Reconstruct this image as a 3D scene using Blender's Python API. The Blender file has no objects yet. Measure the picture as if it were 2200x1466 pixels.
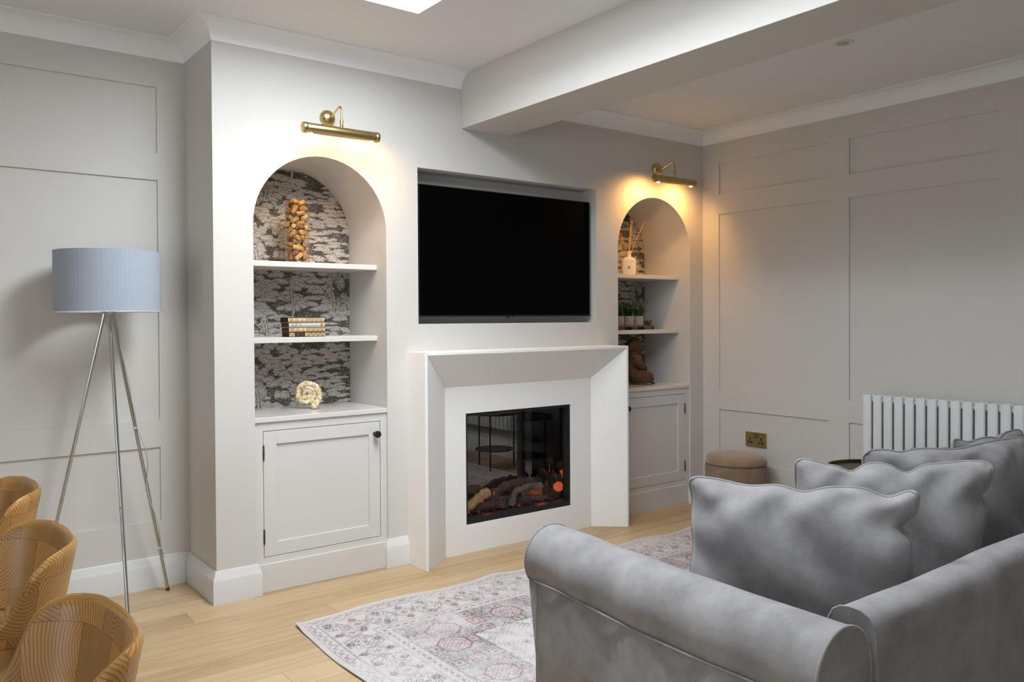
import bpy, bmesh, math, random
import numpy as np
from mathutils import Vector, Matrix
random.seed(7); RNG = np.random.default_rng(7)
PI = math.pi
S = bpy.context.scene
COL = S.collection

# ------------------------------------------------------------------ camera, world, light, exposure
def rig():
    yaw, pitch, roll = 0.6502, -0.0128, -0.00567
    fw = Vector((math.sin(yaw), math.cos(yaw), 0)); rt = Vector((math.cos(yaw), -math.sin(yaw), 0)); up = Vector((0, 0, 1))
    f2 = math.cos(pitch)*fw + math.sin(pitch)*up; u2 = math.cos(pitch)*up - math.sin(pitch)*fw
    r3 = math.cos(roll)*rt + math.sin(roll)*u2; u3 = math.cos(roll)*u2 - math.sin(roll)*rt
    cd = bpy.data.cameras.new('camera'); cd.sensor_width = 36; cd.lens = 1749.72*36/2200
    cd.shift_y = (707.07-733)/2200; cd.clip_start = .02
    co = bpy.data.objects.new('camera', cd); COL.objects.link(co)
    m = Matrix((r3, u3, -f2)).transposed().to_4x4(); m.translation = (-1.07746, -3.48924, 1.2)
    co.matrix_world = m; S.camera = co
rig()
vs = S.view_settings
S.display_settings.display_device = 'sRGB'
vs.view_transform = 'Standard'; vs.look = 'None'; vs.gamma = 1; vs.use_curve_mapping = False
vs.exposure = 0.19
W_ = bpy.data.worlds.new('overcast_sky'); S.world = W_; W_.use_nodes = True
W_.node_tree.nodes['Background'].inputs[0].default_value = (.80, .90, 1.0, 1)
W_.node_tree.nodes['Background'].inputs[1].default_value = 1.0
def area(name, loc, rot, sx, sy, power, col):
    l = bpy.data.lights.new(name, 'AREA'); l.shape = 'RECTANGLE'; l.size = sx; l.size_y = sy; l.energy = power; l.color = col
    o = bpy.data.objects.new(name, l); COL.objects.link(o); o.location = loc; o.rotation_euler = rot; return o
# daylight coming down through the roof light, and through the glazed doors behind and beside the camera
area('roof_light_daylight', (0.34, -1.54, 2.60), (0, 0, 0), .61, 1.88, 80, (.865, .94, 1.0))
area('garden_door_daylight', (-2.0, -5.52, 1.15), (PI/2, 0, 0), 3.6, 2.1, 3, (.95, .98, 1.0))
area('side_window_daylight', (-4.42, -3.35, 1.3), (PI/2, 0, -PI/2), 2.6, 1.8, 31, (.90, .96, 1.0))

# ------------------------------------------------------------------ helpers
def org(p):
    v = Vector((0, 0, 0))
    while p is not None: v += p.location; p = p.parent
    return v
def put(o, parent):
    COL.objects.link(o)
    if parent is not None: o.parent = parent
def tag(o, label=None, cat=None, group=None, kind=None):
    if label: o['label'] = label
    if cat: o['category'] = cat
    if group: o['group'] = group
    if kind: o['kind'] = kind
    return o
def thing(name, loc, label, cat, group=None):
    o = bpy.data.objects.new(name, None); o.empty_display_size = .05; COL.objects.link(o); o.location = loc
    return tag(o, label, cat, group)
def copy_tree(o, parent=None):
    c = o.copy(); COL.objects.link(c)
    if parent is not None: c.parent = parent
    for ch in list(o.children): copy_tree(ch, c)
    return c
class MB:
    def __init__(s): s.v = []; s.f = []; s.uv = {}
    def add(s, vs, fs, uvs=None):
        k = len(s.v); s.v += [tuple(map(float, p)) for p in vs]
        for i, f in enumerate(fs):
            s.f.append(tuple(k+j for j in f))
            if uvs is not None: s.uv[len(s.f)-1] = [uvs[j] for j in f]
        return s
    def box(s, x0, x1, y0, y1, z0, z1):
        p = [(x, y, z) for z in (z0, z1) for y in (y0, y1) for x in (x0, x1)]
        return s.add(p, [(0, 2, 3, 1), (4, 5, 7, 6), (0, 1, 5, 4), (2, 6, 7, 3), (0, 4, 6, 2), (1, 3, 7, 5)])
    def lathe(s, prof, c=(0, 0, 0), n=32, axis='z', cap=True):
        vs = []
        for r, h in prof:
            for i in range(n):
                a = 2*PI*i/n
                q = (r*math.cos(a), r*math.sin(a), h)
                if axis == 'x': q = (h, q[0], q[1])
                if axis == 'y': q = (q[1], h, q[0])
                vs.append((q[0]+c[0], q[1]+c[1], q[2]+c[2]))
        fs = []
        for j in range(len(prof)-1):
            for i in range(n):
                i2 = (i+1) % n; fs.append((j*n+i, j*n+i2, (j+1)*n+i2, (j+1)*n+i))
        if cap:
            fs.append(tuple(range(n))[::-1]); fs.append(tuple((len(prof)-1)*n+i for i in range(n)))
        return s.add(vs, fs)
    def tube(s, pts, r, n=10, closed=False):
        P = [Vector(p) for p in pts]; m = len(P); R = r if hasattr(r, '__len__') else [r]*m
        T = []
        for i in range(m):
            a = P[(i-1) % m] if (closed or i > 0) else P[i]; b = P[(i+1) % m] if (closed or i < m-1) else P[i]
            T.append((b-a).normalized())
        u = T[0].orthogonal().normalized(); vs = []
        for i in range(m):
            u = (u - T[i]*u.dot(T[i])).normalized(); w = T[i].cross(u)
            for k in range(n):
                a = 2*PI*k/n; vs.append(P[i]+(u*math.cos(a)+w*math.sin(a))*R[i])
        fs = []
        for i in range(m if closed else m-1):
            for k in range(n):
                k2 = (k+1) % n; j = (i+1) % m; fs.append((i*n+k, i*n+k2, j*n+k2, j*n+k))
        if not closed: fs += [tuple(range(n))[::-1], tuple((m-1)*n+k for k in range(n))]
        return s.add(vs, fs)
    def sweep(s, path, prof, closed=True):
        """prof = (offset to the right of the path, z); mitred along an xy polyline"""
        n = len(prof); m = len(path); vs = []
        D = [Vector((path[i+1][0]-path[i][0], path[i+1][1]-path[i][1])).normalized() for i in range(m-1)]
        for i in range(m):
            a = D[max(i-1, 0)]; b = D[min(i, m-2)]
            na = Vector((a.y, -a.x)); nb = Vector((b.y, -b.x)); k = (na+nb)/(1+na.dot(nb))
            for o, z in prof: vs.append((path[i][0]+k.x*o, path[i][1]+k.y*o, z))
        fs = []
        for i in range(m-1):
            for j in range(n if closed else n-1):
                j2 = (j+1) % n; fs.append((i*n+j, i*n+j2, (i+1)*n+j2, (i+1)*n+j))
        if closed: fs += [tuple(range(n))[::-1], tuple((m-1)*n+j for j in range(n))]
        return s.add(vs, fs)
    def prism(s, poly, y0, y1, plane='xz'):
        n = len(poly)
        mk = {'xz': lambda p, d: (p[0], d, p[1]), 'xy': lambda p, d: (p[0], p[1], d), 'yz': lambda p, d: (d, p[0], p[1])}[plane]
        vs = [mk(p, y0) for p in poly]+[mk(p, y1) for p in poly]
        fs = [tuple(range(n)), tuple(range(n, 2*n))[::-1]]+[(i, i+n, (i+1) % n+n, (i+1) % n) for i in range(n)]
        return s.add(vs, fs)
    def grid(s, fn, nu, nv, wrapu=False, wrapv=False, uv=False):
        vs = []; uvs = []
        for j in range(nv+(0 if wrapv else 1)):
            for i in range(nu+(0 if wrapu else 1)):
                vs.append(fn(i/nu, j/nv)); uvs.append((i/nu, j/nv))
        a = nu if wrapu else nu+1; b = nv if wrapv else nv+1; fs = []
        for j in range(nv):
            for i in range(nu):
                fs.append((j*a+i, j*a+(i+1) % a, ((j+1) % b)*a+(i+1) % a, ((j+1) % b)*a+i))
        return s.add(vs, fs, uvs if uv else None)
    def ball(s, c, r, n=16, m=10):
        rx, ry, rz = r if hasattr(r, '__len__') else (r, r, r)
        return s.grid(lambda u, v: (c[0]+rx*math.sin(PI*max(min(v, .999), .001))*math.cos(2*PI*u), c[1]+ry*math.sin(PI*max(min(v, .999), .001))*math.sin(2*PI*u), c[2]-rz*math.cos(PI*v)), n, m, wrapu=True)
    def build(s, name, mat, parent=None, bevel=0, seg=2, smooth=None, kind=None, label=None, norm=True):
        o3 = org(parent); me = bpy.data.meshes.new(name)
        me.from_pydata([(x-o3.x, y-o3.y, z-o3.z) for x, y, z in s.v], [], s.f)
        if s.uv:
            l = me.uv_layers.new(name='UVMap')
            for fi, u in s.uv.items():
                for k, li in enumerate(me.polygons[fi].loop_indices): l.data[li].uv = u[k]
        if norm or bevel:
            bm = bmesh.new(); bm.from_mesh(me)
            if norm: bmesh.ops.recalc_face_normals(bm, faces=bm.faces)
            if bevel:
                ed = [e for e in bm.edges if len(e.link_faces) == 2 and e.calc_face_angle(0) > .6]
                bmesh.ops.bevel(bm, geom=ed, offset=bevel, segments=seg, profile=.6, affect='EDGES', clamp_overlap=True)
            bm.to_mesh(me); bm.free()
        if smooth is not None:
            me.polygons.foreach_set('use_smooth', [True]*len(me.polygons))
            me.set_sharp_from_angle(angle=math.radians(smooth))
        ob = bpy.data.objects.new(name, me); me.materials.append(mat); put(ob, parent)
        if kind: ob['kind'] = kind
        if label: ob['label'] = label
        return ob

# ------------------------------------------------------------------ materials
def nm(name):
    m = bpy.data.materials.new(name); m.use_nodes = True; nt = m.node_tree
    return m, nt, nt.nodes['Principled BSDF']
def N(nt, t, **kw):
    n = nt.nodes.new(t)
    for k, v in kw.items():
        if k.startswith('i_'): n.inputs[int(k[2:]) if k[2:].isdigit() else k[2:].replace('_', ' ')].default_value = v
        else: setattr(n, k, v)
    return n
def L(nt, a, b): nt.links.new(a, b)
def ramp(nt, stops):
    r = nt.nodes.new('ShaderNodeValToRGB'); e = r.color_ramp.elements
    while len(e) < len(stops): e.new(.5)
    for i, (p, c) in enumerate(stops): e[i].position = p; e[i].color = (*c, 1)
    return r
def paint(name, col, rough=.6, var=.03, bump=.02, bscale=220, spec=.4, scale=3, metal=0, sheen=0, coat=0):
    m, nt, b = nm(name)
    tc = N(nt, 'ShaderNodeTexCoord'); n1 = N(nt, 'ShaderNodeTexNoise', i_Scale=scale, i_Detail=4.0)
    L(nt, tc.outputs['Object'], n1.inputs['Vector'])
    r = ramp(nt, [(.3, [c*(1-var) for c in col]), (.7, [min(c*(1+var), 1) for c in col])])
    L(nt, n1.outputs[0], r.inputs[0]); L(nt, r.outputs[0], b.inputs['Base Color'])
    b.inputs['Roughness'].default_value = rough; b.inputs['Metallic'].default_value = metal
    b.inputs['Specular IOR Level'].default_value = spec; b.inputs['Sheen Weight'].default_value = sheen; b.inputs['Coat Weight'].default_value = coat
    if bump:
        n2 = N(nt, 'ShaderNodeTexNoise', i_Scale=float(bscale), i_Detail=3.0); bp = N(nt, 'ShaderNodeBump', i_Strength=bump, i_Distance=.004)
        L(nt, tc.outputs['Object'], n2.inputs['Vector']); L(nt, n2.outputs[0], bp.inputs['Height']); L(nt, bp.outputs[0], b.inputs['Normal'])
    return m
def emis(name, col, st):
    m, nt, b = nm(name); b.inputs['Emission Color'].default_value = (*col, 1); b.inputs['Emission Strength'].default_value = st
    b.inputs['Base Color'].default_value = (*[c*.3 for c in col], 1); return m
def thin_glass(name, tint=(1, 1, 1), ior=1.45, rough=.02):
    m, nt, b = nm(name); nt.nodes.remove(b); out = nt.nodes['Material Output']
    t = N(nt, 'ShaderNodeBsdfTransparent', i_Color=(*tint, 1)); g = N(nt, 'ShaderNodeBsdfGlossy', i_Roughness=rough)
    lw = N(nt, 'ShaderNodeLayerWeight'); lw.inputs[0].default_value = .5; pw = N(nt, 'ShaderNodeMath', operation='POWER', i_1=2.6); L(nt, lw.outputs['Facing'], pw.inputs[0]); f0 = ((ior-1)/(ior+1))**2; fr = N(nt, 'ShaderNodeMath', operation='MULTIPLY_ADD', i_1=.75, i_2=f0); L(nt, pw.outputs[0], fr.inputs[0]); mx = N(nt, 'ShaderNodeMixShader')
    L(nt, fr.outputs[0], mx.inputs[0]); L(nt, t.outputs[0], mx.inputs[1]); L(nt, g.outputs[0], mx.inputs[2]); L(nt, mx.outputs[0], out.inputs[0]); return m
def vcol(name, rough, bump=0, bscale=400, spec=.3, sheen=0):
    m, nt, b = nm(name); a = N(nt, 'ShaderNodeVertexColor', layer_name='print'); L(nt, a.outputs[0], b.inputs['Base Color'])
    b.inputs['Roughness'].default_value = rough; b.inputs['Specular IOR Level'].default_value = spec; b.inputs['Sheen Weight'].default_value = sheen
    if bump:
        tc = N(nt, 'ShaderNodeTexCoord'); n2 = N(nt, 'ShaderNodeTexNoise', i_Scale=float(bscale)); bp = N(nt, 'ShaderNodeBump', i_Strength=bump, i_Distance=.003)
        L(nt, tc.outputs['Object'], n2.inputs['Vector']); L(nt, n2.outputs[0], bp.inputs['Height']); L(nt, bp.outputs[0], b.inputs['Normal'])
    return m
def fabric(name, c0, c1, p=.0034, sheen=.2, blotch=11):
    """woven cloth: diagonal basket weave in uv metres over a soft mottled tone"""
    m, nt, b = nm(name); tc = N(nt, 'ShaderNodeTexCoord'); uv = N(nt, 'ShaderNodeUVMap'); sx = N(nt, 'ShaderNodeSeparateXYZ'); L(nt, uv.outputs[0], sx.inputs[0])
    def mth(op, a, c, d=None):
        n = N(nt, 'ShaderNodeMath', operation=op)
        for i, q in enumerate((a, c, d)):
            if q is None: continue
            if isinstance(q, (int, float)): n.inputs[i].default_value = q
            else: L(nt, q, n.inputs[i])
        return n.outputs[0]
    jit = N(nt, 'ShaderNodeTexNoise', i_Scale=60.0, i_Detail=1.0); L(nt, uv.outputs[0], jit.inputs[0]); j = mth('MULTIPLY', jit.outputs[0], 1.6)
    k = 2*PI/p
    a = mth('SINE', mth('ADD', mth('MULTIPLY', mth('ADD', sx.outputs[0], sx.outputs[1]), k), j), 0); c = mth('SINE', mth('ADD', mth('MULTIPLY', mth('SUBTRACT', sx.outputs[0], sx.outputs[1]), k), j), 0)
    h = mth('MULTIPLY_ADD', mth('MULTIPLY', a, c), .5, .5)
    no = N(nt, 'ShaderNodeTexNoise', i_Scale=float(blotch), i_Detail=6.0, i_Roughness=.62); L(nt, tc.outputs['Object'], no.inputs[0])
    n2 = N(nt, 'ShaderNodeTexNoise', i_Scale=700.0, i_Detail=1.0); L(nt, tc.outputs['Object'], n2.inputs[0])
    t = mth('ADD', mth('MULTIPLY', h, .34), mth('ADD', mth('MULTIPLY_ADD', no.outputs[0], 1.05, -.37), mth('MULTIPLY', n2.outputs[0], .30)))
    r = ramp(nt, [(.05, c0), (.90, c1)]); L(nt, t, r.inputs[0]); L(nt, r.outputs[0], b.inputs['Base Color'])
    bp = N(nt, 'ShaderNodeBump', i_Strength=.4, i_Distance=.0012); L(nt, h, bp.inputs['Height']); L(nt, bp.outputs[0], b.inputs['Normal'])
    b.inputs['Roughness'].default_value = .88; b.inputs['Specular IOR Level'].default_value = .15; b.inputs['Sheen Weight'].default_value = sheen; b.inputs['Sheen Roughness'].default_value = .4
    return m
def oak(name):
    m, nt, b = nm(name); tc = N(nt, 'ShaderNodeTexCoord'); oi = N(nt, 'ShaderNodeObjectInfo')
    ad = N(nt, 'ShaderNodeVectorMath', operation='ADD'); sc = N(nt, 'ShaderNodeVectorMath', operation='SCALE'); cb = N(nt, 'ShaderNodeCombineXYZ')
    for i in range(3): L(nt, oi.outputs['Random'], cb.inputs[i])
    L(nt, cb.outputs[0], sc.inputs[0]); sc.inputs['Scale'].default_value = 37.0
    L(nt, tc.outputs['Object'], ad.inputs[0]); L(nt, sc.outputs[0], ad.inputs[1])
    mp = N(nt, 'ShaderNodeMapping'); mp.inputs['Scale'].default_value = (.7, 9, 4); L(nt, ad.outputs[0], mp.inputs[0])
    n1 = N(nt, 'ShaderNodeTexNoise', i_Scale=1.6, i_Detail=5.0, i_Roughness=.55, i_Distortion=.6); L(nt, mp.outputs[0], n1.inputs[0])
    m1 = N(nt, 'ShaderNodeMath', operation='MULTIPLY', i_1=26.0); L(nt, n1.outputs[0], m1.inputs[0]); s1 = N(nt, 'ShaderNodeMath', operation='SINE'); L(nt, m1.outputs[0], s1.inputs[0])
    mp2 = N(nt, 'ShaderNodeMapping'); mp2.inputs['Scale'].default_value = (6, 160, 60); L(nt, ad.outputs[0], mp2.inputs[0])
    n2 = N(nt, 'ShaderNodeTexNoise', i_Scale=1.0, i_Detail=3.0); L(nt, mp2.outputs[0], n2.inputs[0])
    k = N(nt, 'ShaderNodeMath', operation='MULTIPLY_ADD', i_1=.10); L(nt, s1.outputs[0], k.inputs[0])
    k2 = N(nt, 'ShaderNodeMath', operation='MULTIPLY_ADD', i_1=.30); L(nt, n2.outputs[0], k2.inputs[0])
    k3 = N(nt, 'ShaderNodeMath', operation='MULTIPLY_ADD', i_1=.50, i_2=.08); L(nt, oi.outputs['Random'], k3.inputs[0])
    L(nt, k3.outputs[0], k2.inputs[2]); L(nt, k2.outputs[0], k.inputs[2])
    r = ramp(nt, [(0, (.31, .195, .095)), (.45, (.455, .315, .175)), (1, (.58, .43, .27))]); L(nt, k.outputs[0], r.inputs[0]); L(nt, r.outputs[0], b.inputs['Base Color'])
    bp = N(nt, 'ShaderNodeBump', i_Strength=.06, i_Distance=.002); L(nt, k.outputs[0], bp.inputs['Height']); L(nt, bp.outputs[0], b.inputs['Normal'])
    b.inputs['Roughness'].default_value = .42; b.inputs['Specular IOR Level'].default_value = .35; return m
def block_wood(name, su=.135, sv=.118):
    """end-grain blocks glued edge to edge: each block has its own growth-ring centre"""
    m, nt, b = nm(name); uv = N(nt, 'ShaderNodeUVMap'); oi = N(nt, 'ShaderNodeObjectInfo')
    sx = N(nt, 'ShaderNodeSeparateXYZ'); L(nt, uv.outputs[0], sx.inputs[0])
    def mth(op, a, c, d=None):
        n = N(nt, 'ShaderNodeMath', operation=op)
        for i, q in enumerate((a, c, d)):
            if q is None: continue
            if isinstance(q, (int, float)): n.inputs[i].default_value = q
            else: L(nt, q, n.inputs[i])
        return n.outputs[0]
    v = mth('DIVIDE', sx.outputs[1], sv); row = mth('FLOOR', v, 0)
    u = mth('ADD', mth('DIVIDE', sx.outputs[0], su), mth('MULTIPLY', row, .43)); colu = mth('FLOOR', u, 0)
    cid = N(nt, 'ShaderNodeCombineXYZ'); L(nt, colu, cid.inputs[0]); L(nt, row, cid.inputs[1]); L(nt, mth('MULTIPLY', oi.outputs['Random'], 91.0), cid.inputs[2])
    wn = N(nt, 'ShaderNodeTexWhiteNoise', noise_dimensions='3D'); L(nt, cid.outputs[0], wn.inputs[0])
    rs = N(nt, 'ShaderNodeSeparateColor'); L(nt, wn.outputs['Color'], rs.inputs[0])
    fu = mth('SUBTRACT', mth('FRACT', u, 0), mth('MULTIPLY_ADD', rs.outputs[0], 2.6, -.8)); fv = mth('SUBTRACT', mth('FRACT', v, 0), mth('MULTIPLY_ADD', rs.outputs[1], 2.6, -.8))
    cv = N(nt, 'ShaderNodeCombineXYZ'); L(nt, mth('MULTIPLY', fu, su), cv.inputs[0]); L(nt, mth('MULTIPLY', fv, sv), cv.inputs[1]); L(nt, rs.outputs[2], cv.inputs[2])
    no = N(nt, 'ShaderNodeTexNoise', i_Scale=12.0, i_Detail=2.0); L(nt, cv.outputs[0], no.inputs[0])
    ln = N(nt, 'ShaderNodeVectorMath', operation='LENGTH'); cf = N(nt, 'ShaderNodeCombineXYZ'); L(nt, mth('MULTIPLY', fu, su), cf.inputs[0]); L(nt, mth('MULTIPLY', fv, sv), cf.inputs[1]); L(nt, cf.outputs[0], ln.inputs[0])
    d = mth('ADD', ln.outputs['Value'], mth('MULTIPLY', no.outputs[0], .016))
    ring = mth('FRACT', mth('DIVIDE', d, .0078), 0)
    r = ramp(nt, [(0, (.17, .075, .018)), (.07, (.31, .155, .044)), (.30, (.44, .235, .072)), (.75, (.40, .205, .06)), (.92, (.29, .14, .038)), (1, (.17, .075, .018))]); L(nt, ring, r.inputs[0])
    tone = mth('MULTIPLY_ADD', rs.outputs[2], .45, .74)
    mx = N(nt, 'ShaderNodeMix', data_type='RGBA', blend_type='MULTIPLY'); mx.inputs[0].default_value = 1
    L(nt, r.outputs[0], mx.inputs[6]); cc = N(nt, 'ShaderNodeCombineColor'); [L(nt, tone, cc.inputs[i]) for i in range(3)]; L(nt, cc.outputs[0], mx.inputs[7])
    e = mth('MINIMUM', mth('MINIMUM', mth('FRACT', u, 0), mth('SUBTRACT', 1, mth('FRACT', u, 0))), mth('MINIMUM', mth('FRACT', v, 0), mth('SUBTRACT', 1, mth('FRACT', v, 0))))
    jt = mth('GREATER_THAN', e, .006); mx2 = N(nt, 'ShaderNodeMix', data_type='RGBA'); L(nt, jt, mx2.inputs[0]); mx2.inputs[6].default_value = (.22, .10, .03, 1); L(nt, mx.outputs[2], mx2.inputs[7])
    L(nt, mx2.outputs[2], b.inputs['Base Color']); b.inputs['Roughness'].default_value = .38; b.inputs['Specular IOR Level'].default_value = .45
    bp = N(nt, 'ShaderNodeBump', i_Strength=.05, i_Distance=.001); L(nt, ring, bp.inputs['Height']); L(nt, bp.outputs[0], b.inputs['Normal']); return m
def log_mat(name, c0, c1, c2, glow=0):
    m, nt, b = nm(name); tc = N(nt, 'ShaderNodeTexCoord'); mp = N(nt, 'ShaderNodeMapping'); mp.inputs['Scale'].default_value = (30, 60, 60); L(nt, tc.outputs['Object'], mp.inputs[0])
    n = N(nt, 'ShaderNodeTexNoise', i_Scale=1.0, i_Detail=6.0, i_Roughness=.65); L(nt, mp.outputs[0], n.inputs[0]); r = ramp(nt, [(.3, c0), (.5, c1), (.72, c2)]); L(nt, n.outputs[0], r.inputs[0]); L(nt, r.outputs[0], b.inputs['Base Color'])
    bp = N(nt, 'ShaderNodeBump', i_Strength=.8, i_Distance=.006); L(nt, n.outputs[0], bp.inputs['Height']); L(nt, bp.outputs[0], b.inputs['Normal']); b.inputs['Roughness'].default_value = .9
    if glow:
        n2 = N(nt, 'ShaderNodeTexNoise', i_Scale=22.0, i_Detail=3.0); L(nt, tc.outputs['Object'], n2.inputs[0]); r2 = ramp(nt, [(.56, (0, 0, 0)), (.68, (1, .08, .02)), (.8, (1, .3, .08))]); L(nt, n2.outputs[0], r2.inputs[0])
        L(nt, r2.outputs[0], b.inputs['Emission Color']); b.inputs['Emission Strength'].default_value = glow
    return m
WALLC = (.585, .562, .525)
m_wall = paint('greige_wall_paint', WALLC, .65, .012, .015, 260, .3)
m_far = paint('fill_cutting_dark_grey', (.26, .255, .25), .7, .02, 0)  # unseen rear wall, colour darkened to cut bounced fill on the sofa back
m_ceil = paint('white_ceiling_paint', (.79, .80, .815), .8, .01, .01, 260, .2)
m_cov = paint('white_coving_paint', (.84, .85, .86), .7, .01, 0)
m_skirt = paint('satin_white_skirting', (.655, .645, .625), .35, .01, .01, 150, .45)
m_cab = paint('satin_cabinet_paint', (.63, .607, .575), .38, .012, .01, 180, .4)
m_top = paint('gloss_worktop_paint', (.645, .62, .585), .16, .01, .006, 40, .5)
m_dark = paint('dark_gap', (.02, .018, .016), .9, 0, 0)
m_lime = paint('limestone', (.85, .825, .79), .6, .03, .05, 300, .3, scale=160)
m_oak = oak('oak_plank')
m_oakbase = paint('subfloor_board', (.16, .09, .04), .8, .05, 0)
m_chair = block_wood('end_grain_ash')
m_leg = paint('turned_ash_leg', (.45, .24, .08), .45, .1, .02, 60)
m_brass = paint('aged_brass', (.50, .385, .175), .30, .08, .01, 90, .5, scale=30, metal=1)
m_brassd = paint('dark_brass', (.13, .10, .055), .35, .1, .01, 90, .5, scale=30, metal=1)
m_chrome = paint('polished_chrome', (.56, .57, .58), .12, .02, 0, metal=1)
m_black = paint('black_metal', (.012, .012, .013), .40, .05, .01, 200, .4)
m_bplas = paint('black_plastic', (.01, .01, .011), .3, .02, 0)
m_screen = paint('switched_off_screen', (.0012, .0012, .0014), .35, 0, 0, spec=.035)
m_glass = thin_glass('clear_glass', (.97, .97, .95))
m_pane = thin_glass('window_glass', (.98, .99, .99))
m_mirror = paint('smoked_mirror', (.36, .345, .33), .0, 0, 0, metal=1)
m_rad = paint('white_radiator_enamel', (.70, .72, .72), .35, .005, 0, spec=.45)
m_sofa = fabric('grey_sofa_weave', (.135, .128, .129), (.350, .336, .339))
m_sofad = m_sofa
m_pipe = fabric('grey_piping', (.12, .114, .115), (.29, .278, .28))
m_velvet = paint('taupe_velvet', (.275, .175, .105), .8, .14, .03, 60, .2, scale=14, sheen=.5)
m_vpleat = paint('taupe_pleated_velvet', (.21, .142, .09), .8, .1, .02, 80, .2, scale=20, sheen=.4)
m_brown = paint('brown_velvet', (.13, .085, .065), .8, .12, .02, 60, .2, scale=20, sheen=.3)
m_bulb = emis('lit_bulb', (1, .78, .45), 30)
m_cork = paint('wine_cork', (.40, .215, .07), .8, .35, .3, 90, .2, scale=70)
m_corkb = paint('pale_cork', (.54, .33, .13), .8, .28, .3, 90, .2, scale=80)
m_corkr = paint('stained_cork', (.26, .105, .045), .8, .3, .3, 90, .2, scale=60)
m_white = paint('white_ceramic', (.80, .76, .68), .35, .01, 0)
m_seal = paint('gold_seal', (.46, .30, .07), .4, .1, 0, metal=.3)
m_reed = paint('reed', (.60, .34, .13), .7, .2, .05, 90)
m_leaf = paint('green_leaf', (.075, .19, .03), .55, .5, .05, 90, .3, scale=90)
m_leafd = paint('dark_green_leaf', (.035, .10, .022), .55, .5, .05, 90, .3, scale=90)
m_pot = paint('grey_patterned_pot', (.27, .265, .25), .6, .05, .03, 90)
m_potl = paint('pale_pot_relief', (.56, .52, .45), .6, .05, .03, 90)
m_board = paint('dark_wood_tray', (.20, .11, .045), .55, .3, .05, 60, scale=40)
m_monk = log_mat('carved_brown_wood', (.045, .018, .008), (.085, .034, .015), (.13, .055, .025))
m_steel = paint('brushed_steel', (.55, .54, .52), .3, .05, 0, metal=1)
m_rim = paint('white_plastic', (.70, .68, .65), .4, .01, 0)

# ------------------------------------------------------------------ room shell
WX, D, HL, HR, HC, HC2 = 3.148, .40, 2.455, 2.397, 2.375, 2.317
XL, YR = -4.5, -5.6
BX0, BX1, BZ = 1.2587, 1.5637, 2.176
AL = (.1705, .8185); AR = (2.3735, 3.0215); ARAD = .324; ASPR = 1.6197
NX0, NX1, NZ0, NZ1, NYD = .995, 2.197, 1.1757, 1.9498, .139
FX0, FX1, FZ0, FZ1 = 1.22, 1.98, .12, .74
def arch(x0, x1, z0, n=28):
    c = (x0+x1)/2; r = (x1-x0)/2
    return [(x0, z0)]+[(c-r*math.cos(PI*i/n), ASPR+r*math.sin(PI*i/n)) for i in range(n+1)]+[(x1, z0)]
def wall_fireplace():
    bm = bmesh.new()
    def loop(pts):
        vs = [bm.verts.new((x, 0, z)) for x, z in pts]; return [bm.edges.new((vs[i], vs[(i+1) % len(vs)])) for i in range(len(vs))]
    holes = [arch(*AL, .0), arch(*AR, .0), [(NX0, NZ0), (NX0, NZ1), (NX1, NZ1), (NX1, NZ0)], [(FX0, FZ0), (FX0, FZ1), (FX1, FZ1), (FX1, FZ0)]]
    outer = [(0, 0)]+holes[0]+holes[1]+[(WX+.03, 0), (WX+.03, 2.7), (0, 2.7)]
    es = loop(outer)
    for h in holes[2:]: es += loop(h)
    bmesh.ops.triangle_fill(bm, use_beauty=True, use_dissolve=False, edges=es)
    def tun(pts, d, back, closed):
        n = len(pts); a = [bm.verts.new((x, 0, z)) for x, z in pts]; b = [bm.verts.new((x, d, z)) for x, z in pts]
        for i in range(n if closed else n-1): bm.faces.new((a[i], a[(i+1) % n], b[(i+1) % n], b[i]))
        if back: bm.faces.new(b)
    for h in holes[:2]: tun(h, D, True, False)
    tun(holes[2], NYD, True, True)
    a = [bm.verts.new(p) for p in ((0, 0, 0), (0, D+.02, 0), (0, D+.02, 2.7), (0, 0, 2.7))]; bm.faces.new(a)
    me = bpy.data.meshes.new('wall_fireplace'); bm.to_mesh(me); bm.free()
    me.polygons.foreach_set('use_smooth', [True]*len(me.polygons)); me.set_sharp_from_angle(angle=math.radians(20))
    o = bpy.data.objects.new('wall_fireplace', me); me.materials.append(m_wall); put(o, None); o['kind'] = 'structure'; return o
w_fire = wall_fireplace()
def struct(mb, name, mat, **k): return mb.build(name, mat, None, kind='structure', **k)
# panelled walls: recessed sheet behind, every stile and rail a piece of its own
w_right = struct(MB().box(WX+.010, WX+.05, YR, .03, 0, 2.7), 'wall_right', m_wall)
ys = [(-.131, .0)]+[(-1.023-.8925*k, -.898-.8925*k) for k in range(6)]
rz = [(0, .290), (.610, .7345), (1.861, 1.9885), (2.1855, 2.40)]
for a, b in ys: MB().box(WX, WX+.0105, max(a, YR), b, 0, 2.40).build('stile', m_wall, w_right)
for i in range(len(ys)-1):
    for a, b in rz: MB().box(WX+.0002, WX+.0105, ys[i+1][1], ys[i][0], a, b).build('rail', m_wall, w_right)
w_rec = struct(MB().box(XL, .0, D+.010, D+.05, 0, 2.7), 'wall_recess', m_wall)
xs = [(-.120, 0)]+[(-1.012-.8925*k, -.887-.8925*k) for k in range(4)]
rz2 = [(0, .295), (.628, .753), (1.832, 1.952), (2.249, 2.46)]
for a, b in xs: MB().box(a, b, D, D+.0105, 0, 2.46).build('stile', m_wall, w_rec)
for i in range(len(xs)-1):
    for a, b in rz2: MB().box(xs[i+1][1], xs[i][0], D+.0002, D+.0105, a, b).build('rail', m_wall, w_rec)
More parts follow.
